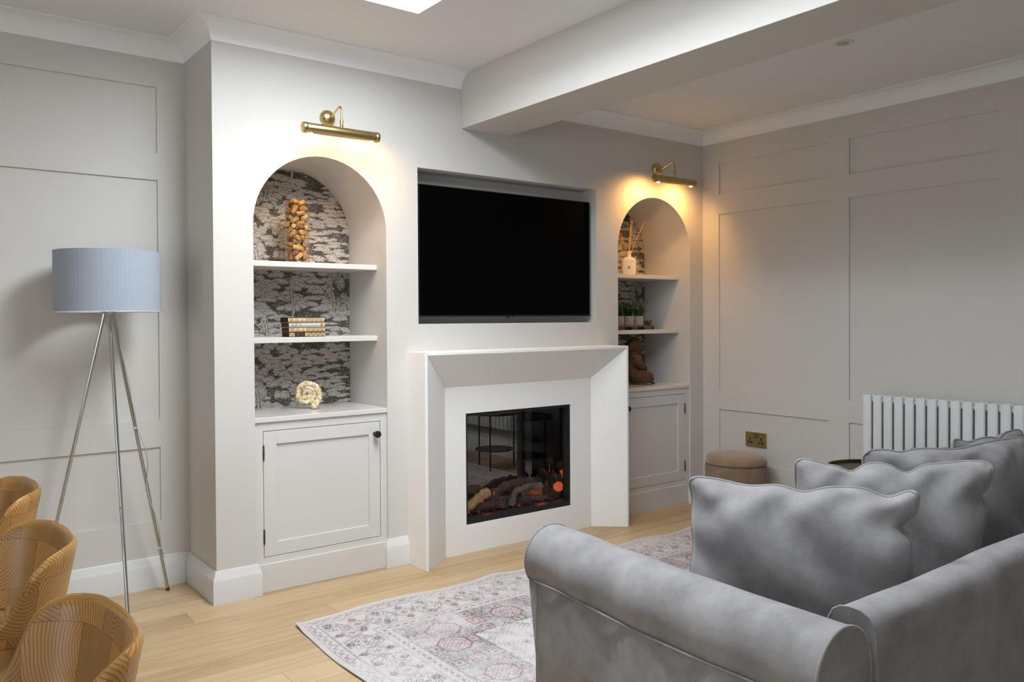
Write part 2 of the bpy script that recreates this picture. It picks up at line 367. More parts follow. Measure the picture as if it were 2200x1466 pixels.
# walls out of view, with the glazed openings that light the room
def holed(name, fn, u0, u1, v0, v1, h):
    a, b, c, d = h; m = MB()
    for q in ((u0, a, v0, v1), (b, u1, v0, v1), (a, b, v0, c), (a, b, d, v1)):
        if q[1]-q[0] > 1e-4 and q[3]-q[2] > 1e-4: fn(m, *q)
    return struct(m, name, m_far if name == 'wall_rear' else m_wall)
holed('wall_rear', lambda m, a, b, c, d: m.box(a, b, YR-.1, YR, c, d), XL, WX+.05, 0, 2.7, (-3.9, -.1, 0, 2.25))
holed('wall_left', lambda m, a, b, c, d: m.box(XL-.1, XL, a, b, c, d), YR, D+.05, 0, 2.7, (-4.75, -1.95, .35, 2.25))
def glazing(name, boxes, panes):
    f = MB(); [f.box(*b) for b in boxes]; o = tag(f.build(name, m_black, None, bevel=.003, seg=1), kind='structure')
    for p in panes: MB().box(*p).build('pane', m_pane, o)
glazing('window_2', [(x, x+.06, YR-.08, YR-.02, 0, 2.25) for x in (-3.9, -2.64, -1.40, -.16)]+[(-3.84, -.16, YR-.08, YR-.02, z, z+.06) for z in (0, 2.19)],
        [(x+.06, x+1.24, YR-.055, YR-.045, .06, 2.19) for x in (-3.9, -2.64, -1.40)])
glazing('window_3', [(XL-.08, XL-.02, y, y+.06, .35, 2.25) for y in (-4.75, -3.38, -2.01)]+[(XL-.08, XL-.02, -4.69, -2.01, z, z+.06) for z in (.35, 2.19)],
        [(XL-.055, XL-.045, y+.06, y+1.37, .41, 2.19) for y in (-4.75, -3.38)])
SK = (.02, .657, -2.50, -.585)
c = MB()
for q in ((XL, SK[0], YR, D+.05), (SK[1], BX0+.05, YR, D+.05), (SK[0], SK[1], YR, SK[2]), (SK[0], SK[1], SK[3], D+.05)): c.box(*q, HL, HL+.30)
c.box(BX1-.05, WX+.05, YR, .05, HR, HL+.30)
struct(c, 'ceiling', m_ceil)
struct(MB().box(BX0, BX1, YR, .0, BZ, 2.7), 'ceiling_beam', m_wall, bevel=.003)
f = MB(); x0, x1, y0, y1 = SK
for q in ((x0-.04, x0+.0, y0-.04, y1+.04), (x1, x1+.04, y0-.04, y1+.04), (x0, x1, y0-.04, y0), (x0, x1, y1, y1+.04)): f.box(*q, HL+.30, HL+.36)
o = tag(f.build('window_1', m_rim, None), kind='structure'); MB().box(x0, x1, y0, y1, HL+.33, HL+.34).build('pane', m_pane, o)
def cove(h0, h1, p):
    h = h1-h0; q = [(0, h0), (.004, h0), (.004, h0+.005)]
    for i in range(11):
        a = PI/2*i/10; q.append((.004+(p-.010)*(1-math.cos(a)), h0+.005+(h-.012)*math.sin(a)))
    return q+[(p, h1-.007), (p, h1), (0, h1)]
struct(MB().sweep([(XL, D), (0, D), (0, 0), (BX0, 0)], cove(HC, HL+.001, .085)), 'trim_1', m_cov, smooth=28)
struct(MB().sweep([(BX1, 0), (WX, 0), (WX, YR)], cove(HC2, HR+.001, .080)), 'trim_2', m_cov, smooth=28)
sk = [(0, 0), (.020, 0), (.020, .099), (.0195, .1005), (.0075, .131), (.0065, .1345), (.005, .137), (0, .137)]
for n, p in (('baseboard_left', [(XL, D), (0, D), (0, 0), (AL[0], 0), (AL[0], .010)]), ('baseboard_middle', [(AL[1], .010), (AL[1], 0), (.9235, 0)]),
             ('baseboard_niche', [(2.2765, 0), (AR[0], 0), (AR[0], .010)]), ('baseboard_right', [(AR[1], .010), (AR[1], 0), (WX, 0), (WX, YR)])):
    struct(MB().sweep(p, sk), n, m_skirt, smooth=20)
# oak floor: one object per board
flo = struct(MB().box(XL, WX+.05, YR, D+.05, -.06, -.012), 'floor', m_oakbase)
PW = .132; LEN = [1.55, 1.9, 2.2]
pm = []
for l in LEN:
    o = MB().box(0, l-.0008, 0, PW-.0018, -.012, 0).build('plank', m_oak, flo, bevel=.0005, seg=1); COL.objects.unlink(o); pm.append(o)
row = 0; y = -.029-PW*42
cnt = 0
while y < D+.02:
    x = XL-1.6+random.random()*1.5
    if abs(y-(-.029-PW)) < .01: x = -.136-1.9-2.2
    rowlens = []
    while x < WX+.02:
        k = random.randrange(3)
        if abs(y-(-.029-PW)) < .01 and x < -.2: k = 2 if x < -3 else 1
        o = pm[k].copy(); COL.objects.link(o); o.parent = flo; o.location = (x, y, 0); cnt += 1
        o.data = pm[k].data; x += LEN[k]
    y += PW; row += 1
for o in pm: bpy.data.objects.remove(o)

# ------------------------------------------------------------------ printed wallpaper (engraved trees) in the two alcoves
def noise2(h, w, cell, rng):
    gh, gw = int(h/cell)+3, int(w/cell)+3; g = rng.random((gh, gw))
    yy = np.arange(h)/cell; xx = np.arange(w)/cell; y0 = yy.astype(int); x0 = xx.astype(int)
    fy = (yy-y0)[:, None]; fx = (xx-x0)[None, :]; fy = fy*fy*(3-2*fy); fx = fx*fx*(3-2*fx)
    a = g[np.ix_(y0, x0)]; b = g[np.ix_(y0, x0+1)]; c = g[np.ix_(y0+1, x0)]; d = g[np.ix_(y0+1, x0+1)]
    return (a*(1-fx)+b*fx)*(1-fy)+(c*(1-fx)+d*fx)*fy
def print_grid(name, img, x0, z0, step, plane, mat, parent, keep=None, wob=None):
    H, Wd, _ = img.shape; o3 = org(parent)
    xs_ = x0+np.arange(Wd)*step; zs_ = z0+np.arange(H)*step; X, Z = np.meshgrid(xs_, zs_)
    if plane == 'xz': co = np.stack([X, np.full_like(X, D-.0015), Z], -1)
    else: co = np.stack([X, Z, np.zeros_like(X)], -1) if wob is None else wob(X, Z)
    co = co.reshape(-1, 3)-np.array(o3)
    idx = np.arange(H*Wd).reshape(H, Wd)
    q = np.stack([idx[:-1, :-1], idx[:-1, 1:], idx[1:, 1:], idx[1:, :-1]], -1)
    if keep is not None: q = q[keep(.5*(X[:-1, :-1]+X[1:, 1:]), .5*(Z[:-1, :-1]+Z[1:, 1:]))]
    q = q.reshape(-1, 4)
    used = np.unique(q); rm = np.full(H*Wd, -1); rm[used] = np.arange(len(used)); q = rm[q]; co = co[used]
    me = bpy.data.meshes.new(name); me.vertices.add(len(co)); me.vertices.foreach_set('co', co.ravel().astype(np.float32))
    me.loops.add(q.size); me.loops.foreach_set('vertex_index', q.ravel().astype(np.int32))
    me.polygons.add(len(q)); me.polygons.foreach_set('loop_start', np.arange(0, q.size, 4, dtype=np.int32))
    me.update(calc_edges=True)
    at = me.color_attributes.new('print', 'FLOAT_COLOR', 'POINT'); cc = np.ones((len(co), 4), np.float32); cc[:, :3] = img.reshape(-1, 3)[used]
    at.data.foreach_set('color', cc.ravel()); me.materials.append(mat)
    o = bpy.data.objects.new(name, me); put(o, parent); return o
def engraving(W, H, st, seed):
    rng = np.random.default_rng(seed); h, w = int(H/st)+1, int(W/st)+1
    tone = np.full((h, w), .47); Xg, Yg = np.meshgrid(np.arange(w)*st, np.arange(h)*st)
    hat = noise2(h, w, 1.7, rng); streak = noise2(h*1, w, 3.2, rng)
    fine = .55*hat+.45*rng.random((h, w))
    tone += .25*(noise2(h, w, 14, rng)-.5)
    def blob(cx, cy, a, b, lob, base, shade, style):
        i0 = max(int((cy-1.4*b)/st), 0); i1 = min(int((cy+1.4*b)/st)+2, h); j0 = max(int((cx-1.3*a)/st), 0); j1 = min(int((cx+1.3*a)/st)+2, w)
        if i0 >= i1 or j0 >= j1: return
        u = (Xg[i0:i1, j0:j1]-cx)/a; v = (Yg[i0:i1, j0:j1]-cy)/b
        th = np.arctan2(v, u); ph = rng.random()*6.28
        rr = np.hypot(u, v)/(1+.10*np.abs(np.sin(lob*th+ph))+.07*np.sin(2.3*lob*th+2*ph)+.16*(fine[i0:i1, j0:j1]-.5))
        ins = rr < 1
        t = base-shade*np.clip((-v-.05)*.95, 0, 1)-.55*np.clip((rr-.86)/.14, 0, 1)+.10*np.clip(v, 0, 1)
        if style == 1: t = t+.22*(np.sin((Xg[i0:i1, j0:j1]*.4+Yg[i0:i1, j0:j1]*0+.02*v*u)*2*PI/.0085)*.5)
        if style == 2: t = t+.30*(np.sin(Yg[i0:i1, j0:j1]*2*PI/.0105+3*np.sin(Xg[i0:i1, j0:j1]*90+ph))*.5)
        tone[i0:i1, j0:j1] = np.where(ins, t, tone[i0:i1, j0:j1])
    per = .69
    zones = []
    tops = []
    # each repeat: flat-topped cedar, cloud-like oaks, streaky pines, weeping willow at the left edge
    r2 = np.random.default_rng(5)
    base_blobs = []
    for k in range(340):
        y = per*(1-k/340.0); x = r2.random()*W
        q = (y/per)
        if x < .16*W and q < .30: base_blobs.append((x, y, r2.uniform(.018, .028), r2.uniform(.028, .042), 3, .80, .30, 1)); continue
        if x > .54*W and (q < .64): base_blobs += [(x+r2.normal()*.03, y+r2.normal()*.004, r2.uniform(.020, .034), r2.uniform(.0065, .0105), 7, .98, .80, 2) for _ in range(3)]; continue
        if .24 < x/W < .82 and q >= .62: base_blobs.append((x, y, r2.uniform(.030, .058), r2.uniform(.013, .020), 9, .92, .80, 0)); continue
        if x > .82*W and q > .72: base_blobs.append((x, y, .022, .040, 3, .78, .30, 1)); continue
        base_blobs += [(x+r2.normal()*.03, y+r2.normal()*.006, r2.uniform(.016, .034), r2.uniform(.012, .022), 6, .90, .72, 0) for _ in range(2)]
    base_blobs.sort(key=lambda t: -t[1])
    for rep in (1, 0):
        for bl in base_blobs: blob(bl[0], bl[1]+rep*per-.03, *bl[2:])
    for k in range(4200):
        cx, cy = rng.random()*W, rng.random()*H; a_ = rng.uniform(.006, .013); b_ = a_*rng.uniform(.35, .6)
        i0 = max(int((cy-b_)/st), 0); i1 = min(int((cy+b_)/st)+2, h); j0 = max(int((cx-a_)/st), 0); j1 = min(int((cx+a_)/st)+2, w)
        u = (Xg[i0:i1, j0:j1]-cx)/a_; v = (Yg[i0:i1, j0:j1]-cy)/b_; rr = np.hypot(u, v)
        tone[i0:i1, j0:j1] += np.where(rr < 1, .26*v+.04, 0)*(1-rr*.4)
    # pale trunks and forked boughs
    for rep in (0, 1):
        for (tx, ty, th_) in ((.52*W, .47, .15), (.24*W, .02, .09), (.31*W, .36, .10), (.86*W, .50, .10)):
            ty += rep*per-.03
            d = np.abs(Xg-tx-.006*np.sin((Yg-ty)*40)); on = (Yg > ty) & (Yg < ty+th_)
            tone[:] = np.where(on & (d < .0055), .95, tone); tone[:] = np.where(on & (d >= .0055) & (d < .0085), .12, tone)
            for sg in (-1, 1):
                d = np.abs((Yg-ty-.4*th_)-sg*(Xg-tx)*.8); on = (sg*(Xg-tx) > 0) & (sg*(Xg-tx) < .05)
                tone[:] = np.where(on & (d < .003), .92, tone); tone[:] = np.where(on & (d >= .003) & (d < .005), .14, tone)
    ink = np.clip((tone-(.40+.72*fine))*2.4+.5, 0, 1)
    ink = ink*.9+.1*np.clip(tone, 0, 1)
    dark = np.array([.050, .045, .036]); light = np.array([.52, .475, .42])
    return dark+(light-dark)*ink[..., None]
m_paper = vcol('toile_wallpaper', .55, spec=.3)
img = engraving(.648, 1.176, .0023, 3)
def keep_for(x0):
    c = x0+.324
    return lambda X, Z: (Z < ASPR) | (np.hypot(X-c, Z-ASPR) < .3265)
print_grid('wallpaper', img, AL[0], .77, .0023, 'xz', m_paper, w_fire, keep_for(AL[0]))
print_grid('wallpaper', img, AR[0], .77, .0023, 'xz', m_paper, w_fire, keep_for(AR[0]))

# ------------------------------------------------------------------ fitted alcove cabinets and shelves
def cabinet(x0, x1, hinge_left, label):
    xc = (x0+x1)/2; t = thing('alcove_cabinet', (xc, 0, 0), label, 'cabinet', 'built-in alcove cabinets')
    dx0, dx1, dz0, dz1 = x0+.0415, x1-.0355, .1555, .7085
    if not hinge_left: dx0, dx1 = x0+.0355, x1-.0415
    fr = MB().box(x0, dx0-.0025, .012, .04, .127, .75).box(dx1+.0025, x1, .012, .04, .127, .75).box(dx0-.0025, dx1+.0025, .012, .04, dz1+.0025, .75).box(dx0-.0025, dx1+.0025, .012, .04, .127, dz0-.0025)
    fr.build('face_frame', m_cab, t, bevel=.0008, seg=1)
    MB().box(x0, x1, .000, .04, 0, .127).build('plinth', m_cab, t, bevel=.003)
    MB().box(x0, x1, .002, .398, .7495, .7722).build('worktop', m_top, t, bevel=.003)
    MB().box(x0+.01, x1-.01, .045, .39, .05, .745).build('carcass', m_dark, t)
    px0, px1, pz0, pz1 = dx0+.0605, dx1-.0575, .2165, .6500
    if not hinge_left: px0, px1 = dx0+.0575, dx1-.0605
    d = MB().box(dx0, px0, .013, .033, dz0, dz1).box(px1, dx1, .013, .033, dz0, dz1).box(px0, px1, .013, .033, pz1, dz1).box(px0, px1, .013, .033, dz0, pz0).build('door', m_cab, t, bevel=.001, seg=1)
    MB().box(px0-.004, px1+.004, .022, .030, pz0-.004, pz1+.004).build('door_panel', m_cab, d)
    kx = dx1-.029 if hinge_left else dx0+.029
    MB().lathe([(.0085, .013), (.0085, .006), (.007, .002), (.0075, -.008), (.0155, -.012), (.0165, -.016), (.0165, -.026), (.0145, -.029)], (kx, 0, .652), 24, 'y').build('knob', m_black, d, smooth=40)
    hx = dx0-.001 if hinge_left else dx1+.001
    for hz in (.245, .615): MB().lathe([(.004, -.033), (.004, -.012), (.0045, -.011), (.0045, .011), (.004, .012), (.004, .033)], (hx, .0105, hz), 10).build('hinge', m_brassd, d, smooth=40)
    return t
cabinet(*AL, True, 'greige shaker alcove cabinet under the books and ammonite shelves')
cabinet(*AR, False, 'greige shaker alcove cabinet under the seated monk figure')
for (x0, x1), z, la in ((AL, 1.4415, 'painted shelf carrying the glass vase of corks'), (AL, 1.0948, 'painted shelf carrying the stack of four books'),
                        (AR, 1.4465, 'painted shelf carrying the white reed diffuser'), (AR, 1.0985, 'painted shelf carrying the tray of potted plants')):
    o = MB().box(x0+.0005, x1-.0005, .095, .398, z, z+.0250).build('alcove_shelf', m_cab, None, bevel=.0025); tag(o, la, 'shelf', 'fitted alcove shelves')

# ------------------------------------------------------------------ television in its recess
t = thing('television', (1.595, .06, 1.543), 'large black switched-off television in the wall recess above the mantel', 'television')
MB().box(1.017, 2.173, .030, .048, 1.2115, 1.877).build('bezel', m_bplas, t, bevel=.003)
MB().box(1.022, 2.168, .0285, .034, 1.2195, 1.872).build('screen', m_screen, t)
MB().box(1.12, 2.07, .048, .085, 1.28, 1.78).build('rear_housing', m_bplas, t, bevel=.008)
MB().box(1.45, 1.74, .085, .139, 1.40, 1.66).build('wall_bracket', m_black, t)
MB().box(1.570, 1.606, .029, .044, 1.2055, 1.2125).build('receiver_lip', m_bplas, t, bevel=.002)
MB().box(1.580, 1.596, .0278, .031, 1.2075, 1.2110).build('badge', m_steel, t, label='small silver maker badge')

# ------------------------------------------------------------------ limestone fire surround
SX0, SX1, SY, SZ = .9226, 2.2768, -.180, 1.040
IX0, IX1, IZ, IY, LIP = 1.119, 2.109, .855, -.043, .0135
t = thing('fireplace_surround', (1.6, 0, 0), 'pale limestone fireplace surround with inward-slanting jambs and mantel', 'fireplace')
def jamb(s):
    o, i, k = (SX0, IX0, SX0+LIP) if s < 0 else (SX1, IX1, SX1-LIP)
    a = [(o, -.0005), (o, SY), (k, SY), (i, IY), (i, -.0005)]
    zt = lambda p: {0: SZ-.0005, 1: SZ-.0005, 2: SZ-LIP, 3: IZ, 4: IZ}[p]
    zt2 = [SZ-.001, SZ-.001, SZ-LIP, IZ, IZ]
    v = [(x, y, 0) for x, y in a]+[(x, y, z) for (x, y), z in zip(a, zt2)]
    return MB().add(v, [(0, 1, 2, 3, 4), (5, 9, 8, 7), (5, 7, 6)]+[(j, j+5, (j+1) % 5+5, (j+1) % 5) for j in range(5)])
for s in (-1, 1): jamb(s).build('jamb', m_lime, t, bevel=.0012, seg=1)
v = [(SX0, -.0005, SZ), (SX1, -.0005, SZ), (SX1, SY, SZ), (SX0, SY, SZ), (SX0+LIP, SY, SZ-LIP), (SX1-LIP, SY, SZ-LIP), (IX1, IY, IZ), (IX0, IY, IZ), (IX1, -.0005, IZ), (IX0, -.0005, IZ)]
MB().add(v, [(0, 1, 2, 3), (3, 2, 5, 4), (4, 5, 6, 7), (7, 6, 8, 9), (9, 8, 1, 0), (0, 3, 4), (0, 4, 7, 9), (1, 5, 2), (1, 8, 6, 5)]).build('mantel', m_lime, t, bevel=.0012, seg=1)
OX0, OX1, OZ0, OZ1 = 1.2445, 1.955, .1445, .7155
for b in ((IX0, IX1, OZ1+.0001, IZ), (IX0, OX0, OZ0, OZ1-.0001), (OX1, IX1, OZ0, OZ1-.0001), (IX0, IX1, 0, OZ0-.0002)):
    MB().box(b[0], b[1], IY, -.002, b[2], b[3]).build('slab', m_lime, t, bevel=.0004, seg=1)

# ------------------------------------------------------------------ electric log fire
t = thing('electric_fire', (1.6, .1, .14), 'black glass-fronted electric fire with glowing logs set in the limestone', 'fire')
fr = MB(); a0, a1, b0, b1 = OX0+.0005, OX1-.0005, OZ0+.0005, OZ1-.0005
for q in ((a0, a0+.012, b0, b1), (a1-.012, a1, b0, b1), (a0+.012, a1-.012, b1-.014, b1), (a0+.012, a1-.012, b0, b0+.030)): fr.box(q[0], q[1], -.038, .015, q[2], q[3])
fr.box(a0, a1, .006, .018, b0, b0+.012)
fr.build('frame', m_black, t, bevel=.002)
bx = MB(); bx.box(FX0-.01, FX1+.01, .345, .365, .10, .76).box(FX0-.01, FX0+.012, -.0, .345, .10, .76).box(FX1+.001, FX1+.02, -.0, .345, .10, .76).box(FX0-.01, FX1+.01, .0, .345, .725, .76).box(FX0-.01, FX1+.01, .0, .345, .10, .152)
bx.build('firebox', m_black, t)
MB().box(FX0+.013, 1.866, .200, .206, .153, .724).build('back_mirror', m_mirror, t, label='smoked mirror reflecting the room')
MB().prism([(1.869, .199), (1.9535, .006), (1.958, .006), (1.874, .203)], .153, .724, 'xy').build('side_mirror', m_mirror, t)
MB().box(a0+.012, a1-.012, .000, .004, b0+.03, b1-.014).build('front_glass', thin_glass('fire_glass', (.93, .93, .93), 1.12), t)
lm = [log_mat('bark_log', (.05, .035, .03), (.13, .095, .085), (.22, .17, .15)), log_mat('split_log', (.20, .10, .035), (.40, .235, .095), (.52, .34, .15)),
      log_mat('charred_log', (.012, .009, .009), (.035, .025, .024), (.075, .06, .055), glow=.09), log_mat('red_brown_log', (.04, .015, .01), (.085, .032, .02), (.14, .06, .04)), log_mat('black_log', (.006, .005, .005), (.012, .01, .009), (.03, .025, .02))]
def log(pts, r, m, flat=0, label=None):
    P = [Vector(p) for p in pts]; path = []
    for i in range(len(P)-1):
        for k in range(8): path.append(P[i].lerp(P[i+1], k/8))
    path.append(P[-1]); n = len(path)
    R = [r*(1+.12*math.sin(i*1.7+r*900)+.08*math.sin(i*.9)) for i in range(n)]
    R = [R[0]*.55]+[R[0]*.97]+R[1:-1]+[R[-1]*.97, R[-1]*.6]; path = [path[0], path[0].lerp(path[1], .15)]+path[1:-1]+[path[-1].lerp(path[-2], .15), path[-1]]
    path = path[:len(R)]
    b = MB().tube(path, R[:len(path)], 12); c0 = Vector(pts[0])
    b.v = [(x+.1*r*math.sin(90*z+40*x), y+.1*r*math.sin(130*x), z+.12*r*math.sin(110*x+70*y)) for x, y, z in b.v]
    return b.build('log', m, t, smooth=50, label=label)
log([(1.25, 0.13, 0.277), (1.45, 0.13, 0.278)], 0.026, lm[3], label='red-brown log at the left edge')
log([(1.235, 0.04, 0.165), (1.378, 0.05, 0.243), (1.445, 0.05, 0.276)], 0.026, lm[1], label='split log with pale cut face')
log([(1.548, 0.155, 0.22), (1.635, 0.155, 0.26), (1.741, 0.155, 0.27), (1.853, 0.155, 0.256)], 0.026, lm[3])
log([(1.373, 0.065, 0.202), (1.468, 0.065, 0.198), (1.568, 0.065, 0.186)], 0.024, lm[2], label='charred log with glowing embers')
log([(1.466, 0.11, 0.223), (1.686, 0.11, 0.188)], 0.019, lm[2])
log([(1.624, 0.08, 0.165), (1.657, 0.08, 0.243), (1.749, 0.08, 0.257), (1.836, 0.08, 0.254)], 0.0185, lm[0], label='crooked bark log with sawn end')
log([(1.760, 0.145, 0.214), (1.868, 0.13, 0.205)], 0.028, lm[1])
log([(1.686, 0.085, 0.190), (1.895, 0.085, 0.172)], 0.019, lm[2])
log([(1.765, 0.155, 0.243), (1.845, 0.145, 0.252), (1.872, 0.130, 0.283)], 0.021, lm[4])
def embers():
    g = MB(); g2 = MB(); r = random.Random(4)
    for i in range(900):
        y = r.uniform(.022, .190); x = r.uniform(1.24, 1.95-.42*y); z = .152+.012*r.random(); s = r.uniform(.004, .010)
        a = r.random()*PI; vs = []
        for dz in (-1, 1):
            for k in range(4):
                q = a+k*PI/2+r.uniform(-.3, .3); vs.append((x+s*math.cos(q)*r.uniform(.6, 1.1), y+s*math.sin(q)*r.uniform(.6, 1.1), z+dz*s*.5*r.uniform(.5, 1.1)))
        (g2 if r.random() < .07 else g).add(vs, [(0, 3, 2, 1), (4, 5, 6, 7), (0, 1, 5, 4), (1, 2, 6, 5), (2, 3, 7, 6), (3, 0, 4, 7)])
    tag(g.build('ember_bed', lm[4] if False else paint('ash_chips', (.045, .037, .035), .9, .5, 0, scale=120), t), kind='stuff')
    tag(g2.build('glowing_embers', emis('red_ember', (1, .06, .03), .32), t), kind='stuff')
embers()
m_flame = emis('orange_flame', (1, .20, .03), .26)
for x, y, z, h, r0 in ((1.452, .12, .215, .075, .006), (1.545, .13, .215, .040, .006), (1.655, .10, .19, .045, .008), (1.395, .10, .21, .035, .006)):
    MB().tube([(x+.003*math.sin(k*1.3), y, z+h*k/7) for k in range(8)], [r0*.6, r0, r0*.9, r0*.65, r0*.45, r0*.3, r0*.16, r0*.03], 8).build('flame', m_flame, t, smooth=60)
for x, y, z, e in ((1.42, .03, .215, .035), (1.82, .05, .215, .045)):
    l = bpy.data.lights.new('ember_glow', 'POINT'); l.energy = e; l.color = (1, .16, .04); l.shadow_soft_size = .03
    o = bpy.data.objects.new('ember_glow', l); COL.objects.link(o); o.location = (x, y, z)

# ------------------------------------------------------------------ brass picture lights
def picture_light(label):
    t = thing('picture_light', (0, 0, 0), label, 'wall light', 'brass picture lights over the alcoves')
    MB().lathe([(.037, -.0005), (.037, -.006), (.0355, -.012), (.031, -.019), (.022, -.026), (.010, -.030), (.002, -.031)], (0, 0, 2.122), 36, 'y').build('wall_plate', m_brass, t, smooth=40)
    pl = t.children[-1]
    MB().ball((-.024, -.022, 2.1135), .005).build('screw', m_black, pl, smooth=60)
    pts = [(0, -.028, 2.120), (0, -.040, 2.119), (0, -.055, 2.122), (0, -.075, 2.129), (0, -.10, 2.138), (0, -.122, 2.145), (0, -.135, 2.1465), (0, -.144, 2.142), (0, -.149, 2.132), (0, -.150, 2.11), (0, -.150, 2.045)]
    MB().tube(pts, .0042, 12).build('arm', m_brass, t, smooth=50)
    MB().lathe([(.0065, 2.047), (.008, 2.051), (.008, 2.083), (.0065, 2.086)], (0, -.15, 0), 20).build('collar', m_brass, t, smooth=40)
    a = .168
    MB().lathe([(.0218, -a), (.0224, -a+.002), (.0224, a-.002), (.0218, a)], (0, -.15, 2.030), 40, 'x').build('tube_shade', m_brass, t, smooth=40)
    for s in (-1, 1):
        p = [(.0225, s*(a-.004)), (.0240, s*(a-.002)), (.0240, s*(a+.010)), (.022, s*(a+.014)), (.012, s*(a+.0165)), (.003, s*(a+.017))]
        MB().lathe(p if s > 0 else p[::-1], (0, -.15, 2.030), 36, 'x').build('end_cap', m_brass, t, smooth=40)
        MB().ball((s*.146, -.149, 2.0105), (.012, .010, .006)).build('bulb', m_bulb, t, smooth=60)
    return t
PLX = (.5185, 2.7095)
pl1 = picture_light('brass picture light on the chimney breast over the cork vase alcove')
pl2 = copy_tree(pl1); pl2['label'] = 'brass picture light over the reed diffuser alcove by the corner'
for o, x in ((pl1, PLX[0]), (pl2, PLX[1])):
    o.location = (x, 0, 0)
    for s in (-1, 1):
        l = bpy.data.lights.new('picture_light_beam', 'SPOT'); l.energy = 3.8 if x < 1 else 6.5; l.color = (1, .50, .14); l.spot_size = math.radians(168); l.spot_blend = .8; l.shadow_soft_size = .012
        q = bpy.data.objects.new('picture_light_beam', l); COL.objects.link(q); q.location = (x+s*.148, -.150, 1.997); q.rotation_euler = (math.radians(40), 0, 0)

# ------------------------------------------------------------------ things in the left alcove
def cork_vase():
    cx, cy, z0 = .453, .20, 1.4667; R = .0555
    t = thing('glass_vase', (cx, cy, z0), 'tall clear glass cylinder vase filled with wine corks', 'vase')
    MB().lathe([(.001, .009), (R-.0033, .010), (R-.001, .004), (R, .008), (R, .2725), (R-.0030, .2730), (R-.0033, .268)], (cx, cy, z0), 48, cap=False).lathe([(R-.004, .0004), (R-.0005, .002), (R-.001, .004), (.001, .0045)], (cx, cy, z0), 48).build('cylinder', m_glass, t, smooth=40)
    # corks dropped one by one, each resting clear of the ones below
    rr = random.Random(11); r, hl = .0112, .0205; placed = []; pts = np.zeros((0, 3))
    base = [MB().lathe([(r*.86, -hl), (r, -hl+.0025), (r, hl-.0025), (r*.86, hl)], (0, 0, 0), 14).build('cork', m, None, smooth=45) for m in (m_cork, m_corkb, m_corkr)]
    for i in range(64):
        best = None
        for k in range(260):
            el = rr.uniform(-.75, .75) if rr.random() < .8 else rr.uniform(-1.4, 1.4); az = rr.random()*2*PI
            dv = np.array([math.cos(el)*math.cos(az), math.cos(el)*math.sin(az), math.sin(el)])
            rad = math.sqrt(rr.random())*(R-.006); an = rr.random()*2*PI; p = np.array([rad*math.cos(an), rad*math.sin(an), 0])
            sp = p+np.outer(np.linspace(-1, 1, 5)*(hl-r*.5), dv)
            if (np.hypot(sp[:, 0], sp[:, 1])+r*.75*math.cos(el*.3) > R-.0045).any(): continue
            zmin = .010+r*math.cos(el)+hl*abs(math.sin(el))*.9
            z = zmin
            if len(pts):
                dx = sp[:, None, 0]-pts[None, :, 0]; dy = sp[:, None, 1]-pts[None, :, 1]; h2 = (1.86*r)**2-dx*dx-dy*dy
                need = pts[None, :, 2]+np.sqrt(np.maximum(h2, 0))-sp[:, None, 2]
                if (h2 > 0).any(): z = max(z, need[h2 > 0].max())
            if best is None or z < best[0]: best = (z, p, dv, sp)
        if best is None: continue
        z, p, dv, sp = best
        if z > .292: continue
        sp = sp.copy(); sp[:, 2] += z; pts = np.vstack([pts, sp]); placed.append((p[0]+cx, p[1]+cy, z+z0, dv))
    for i, (x, y, z, dv) in enumerate(placed):
        o = base[rr.choice((0, 0, 0, 1, 1, 2))].copy(); COL.objects.link(o); o.location = (x, y, z)
        o.rotation_mode = 'QUATERNION'; o.rotation_quaternion = Vector((0, 0, 1)).rotation_difference(Vector(dv))
        kd = {'wine_cork': 'tan', 'pale_cork': 'pale', 'stained_cork': 'red-brown stained'}[o.data.materials[0].name]; hi = z > z0+.262
        tag(o, kd+(' wine cork heaped above the rim of the glass vase' if hi else ' wine cork inside the glass vase, below its rim'), 'cork', 'corks in the glass vase')
    for o in base: bpy.data.objects.remove(o)
cork_vase()
o = MB().tube([(.447, .1470, 1.578), (.487, .1520, 1.571)], .0016, 6); o.tube([(.469, .1485, 1.574), (.468, .149, 1.560), (.470, .150, 1.556)], .0013, 6)
tag(o.build('corkscrew', m_steel, None, smooth=60), 'tiny steel corkscrew among the corks in the vase', 'corkscrew')
# books
def book(z, h, x0, x1, y0, depth, cover, board, edge, rot, label):
    t = thing('book', (x0, y0, z), label, 'book', 'books stacked in the left alcove')
    L_ = x1-x0
    MB().box(x0, x1, y0, y0+depth, z+.0002, z+.0022).build('cover_board', board, t, bevel=.0006, seg=1)
    MB().box(x0, x1, y0, y0+depth, z+h-.0022, z+h-.0002).build('cover_board', board, t, bevel=.0006, seg=1)
    n = 6; pr = [(y0+.0045-.0045*math.sin(PI*k/n), z+.0002+(h-.0004)*k/n) for k in range(n+1)]
    MB().prism(pr+[(y0+.004, z+h-.0002), (y0+.004, z+.0002)], x0, x1, 'yz').build('spine', cover, t, smooth=40)
    MB().box(x0+.003, x1-.003, y0+.004, y0+depth-.004, z+.0024, z+h-.0024).build('pages', edge, t)
    t.rotation_euler.z = rot; return t
mc = paint('cream_cloth', (.66, .50, .28), .7, .05, .05, 300); mb_ = paint('pale_blue_cloth', (.44, .53, .60), .7, .03, .05, 300); mink = paint('black_ink', (.02, .018, .016), .7, 0, 0)
mgold = paint('gilt', (.62, .42, .12), .4, .1, 0, metal=.6); mred = paint('red_ink', (.40, .12, .10), .7, .1, 0); mgrey = paint('grey_ink', (.28, .25, .21), .7, .1, 0)
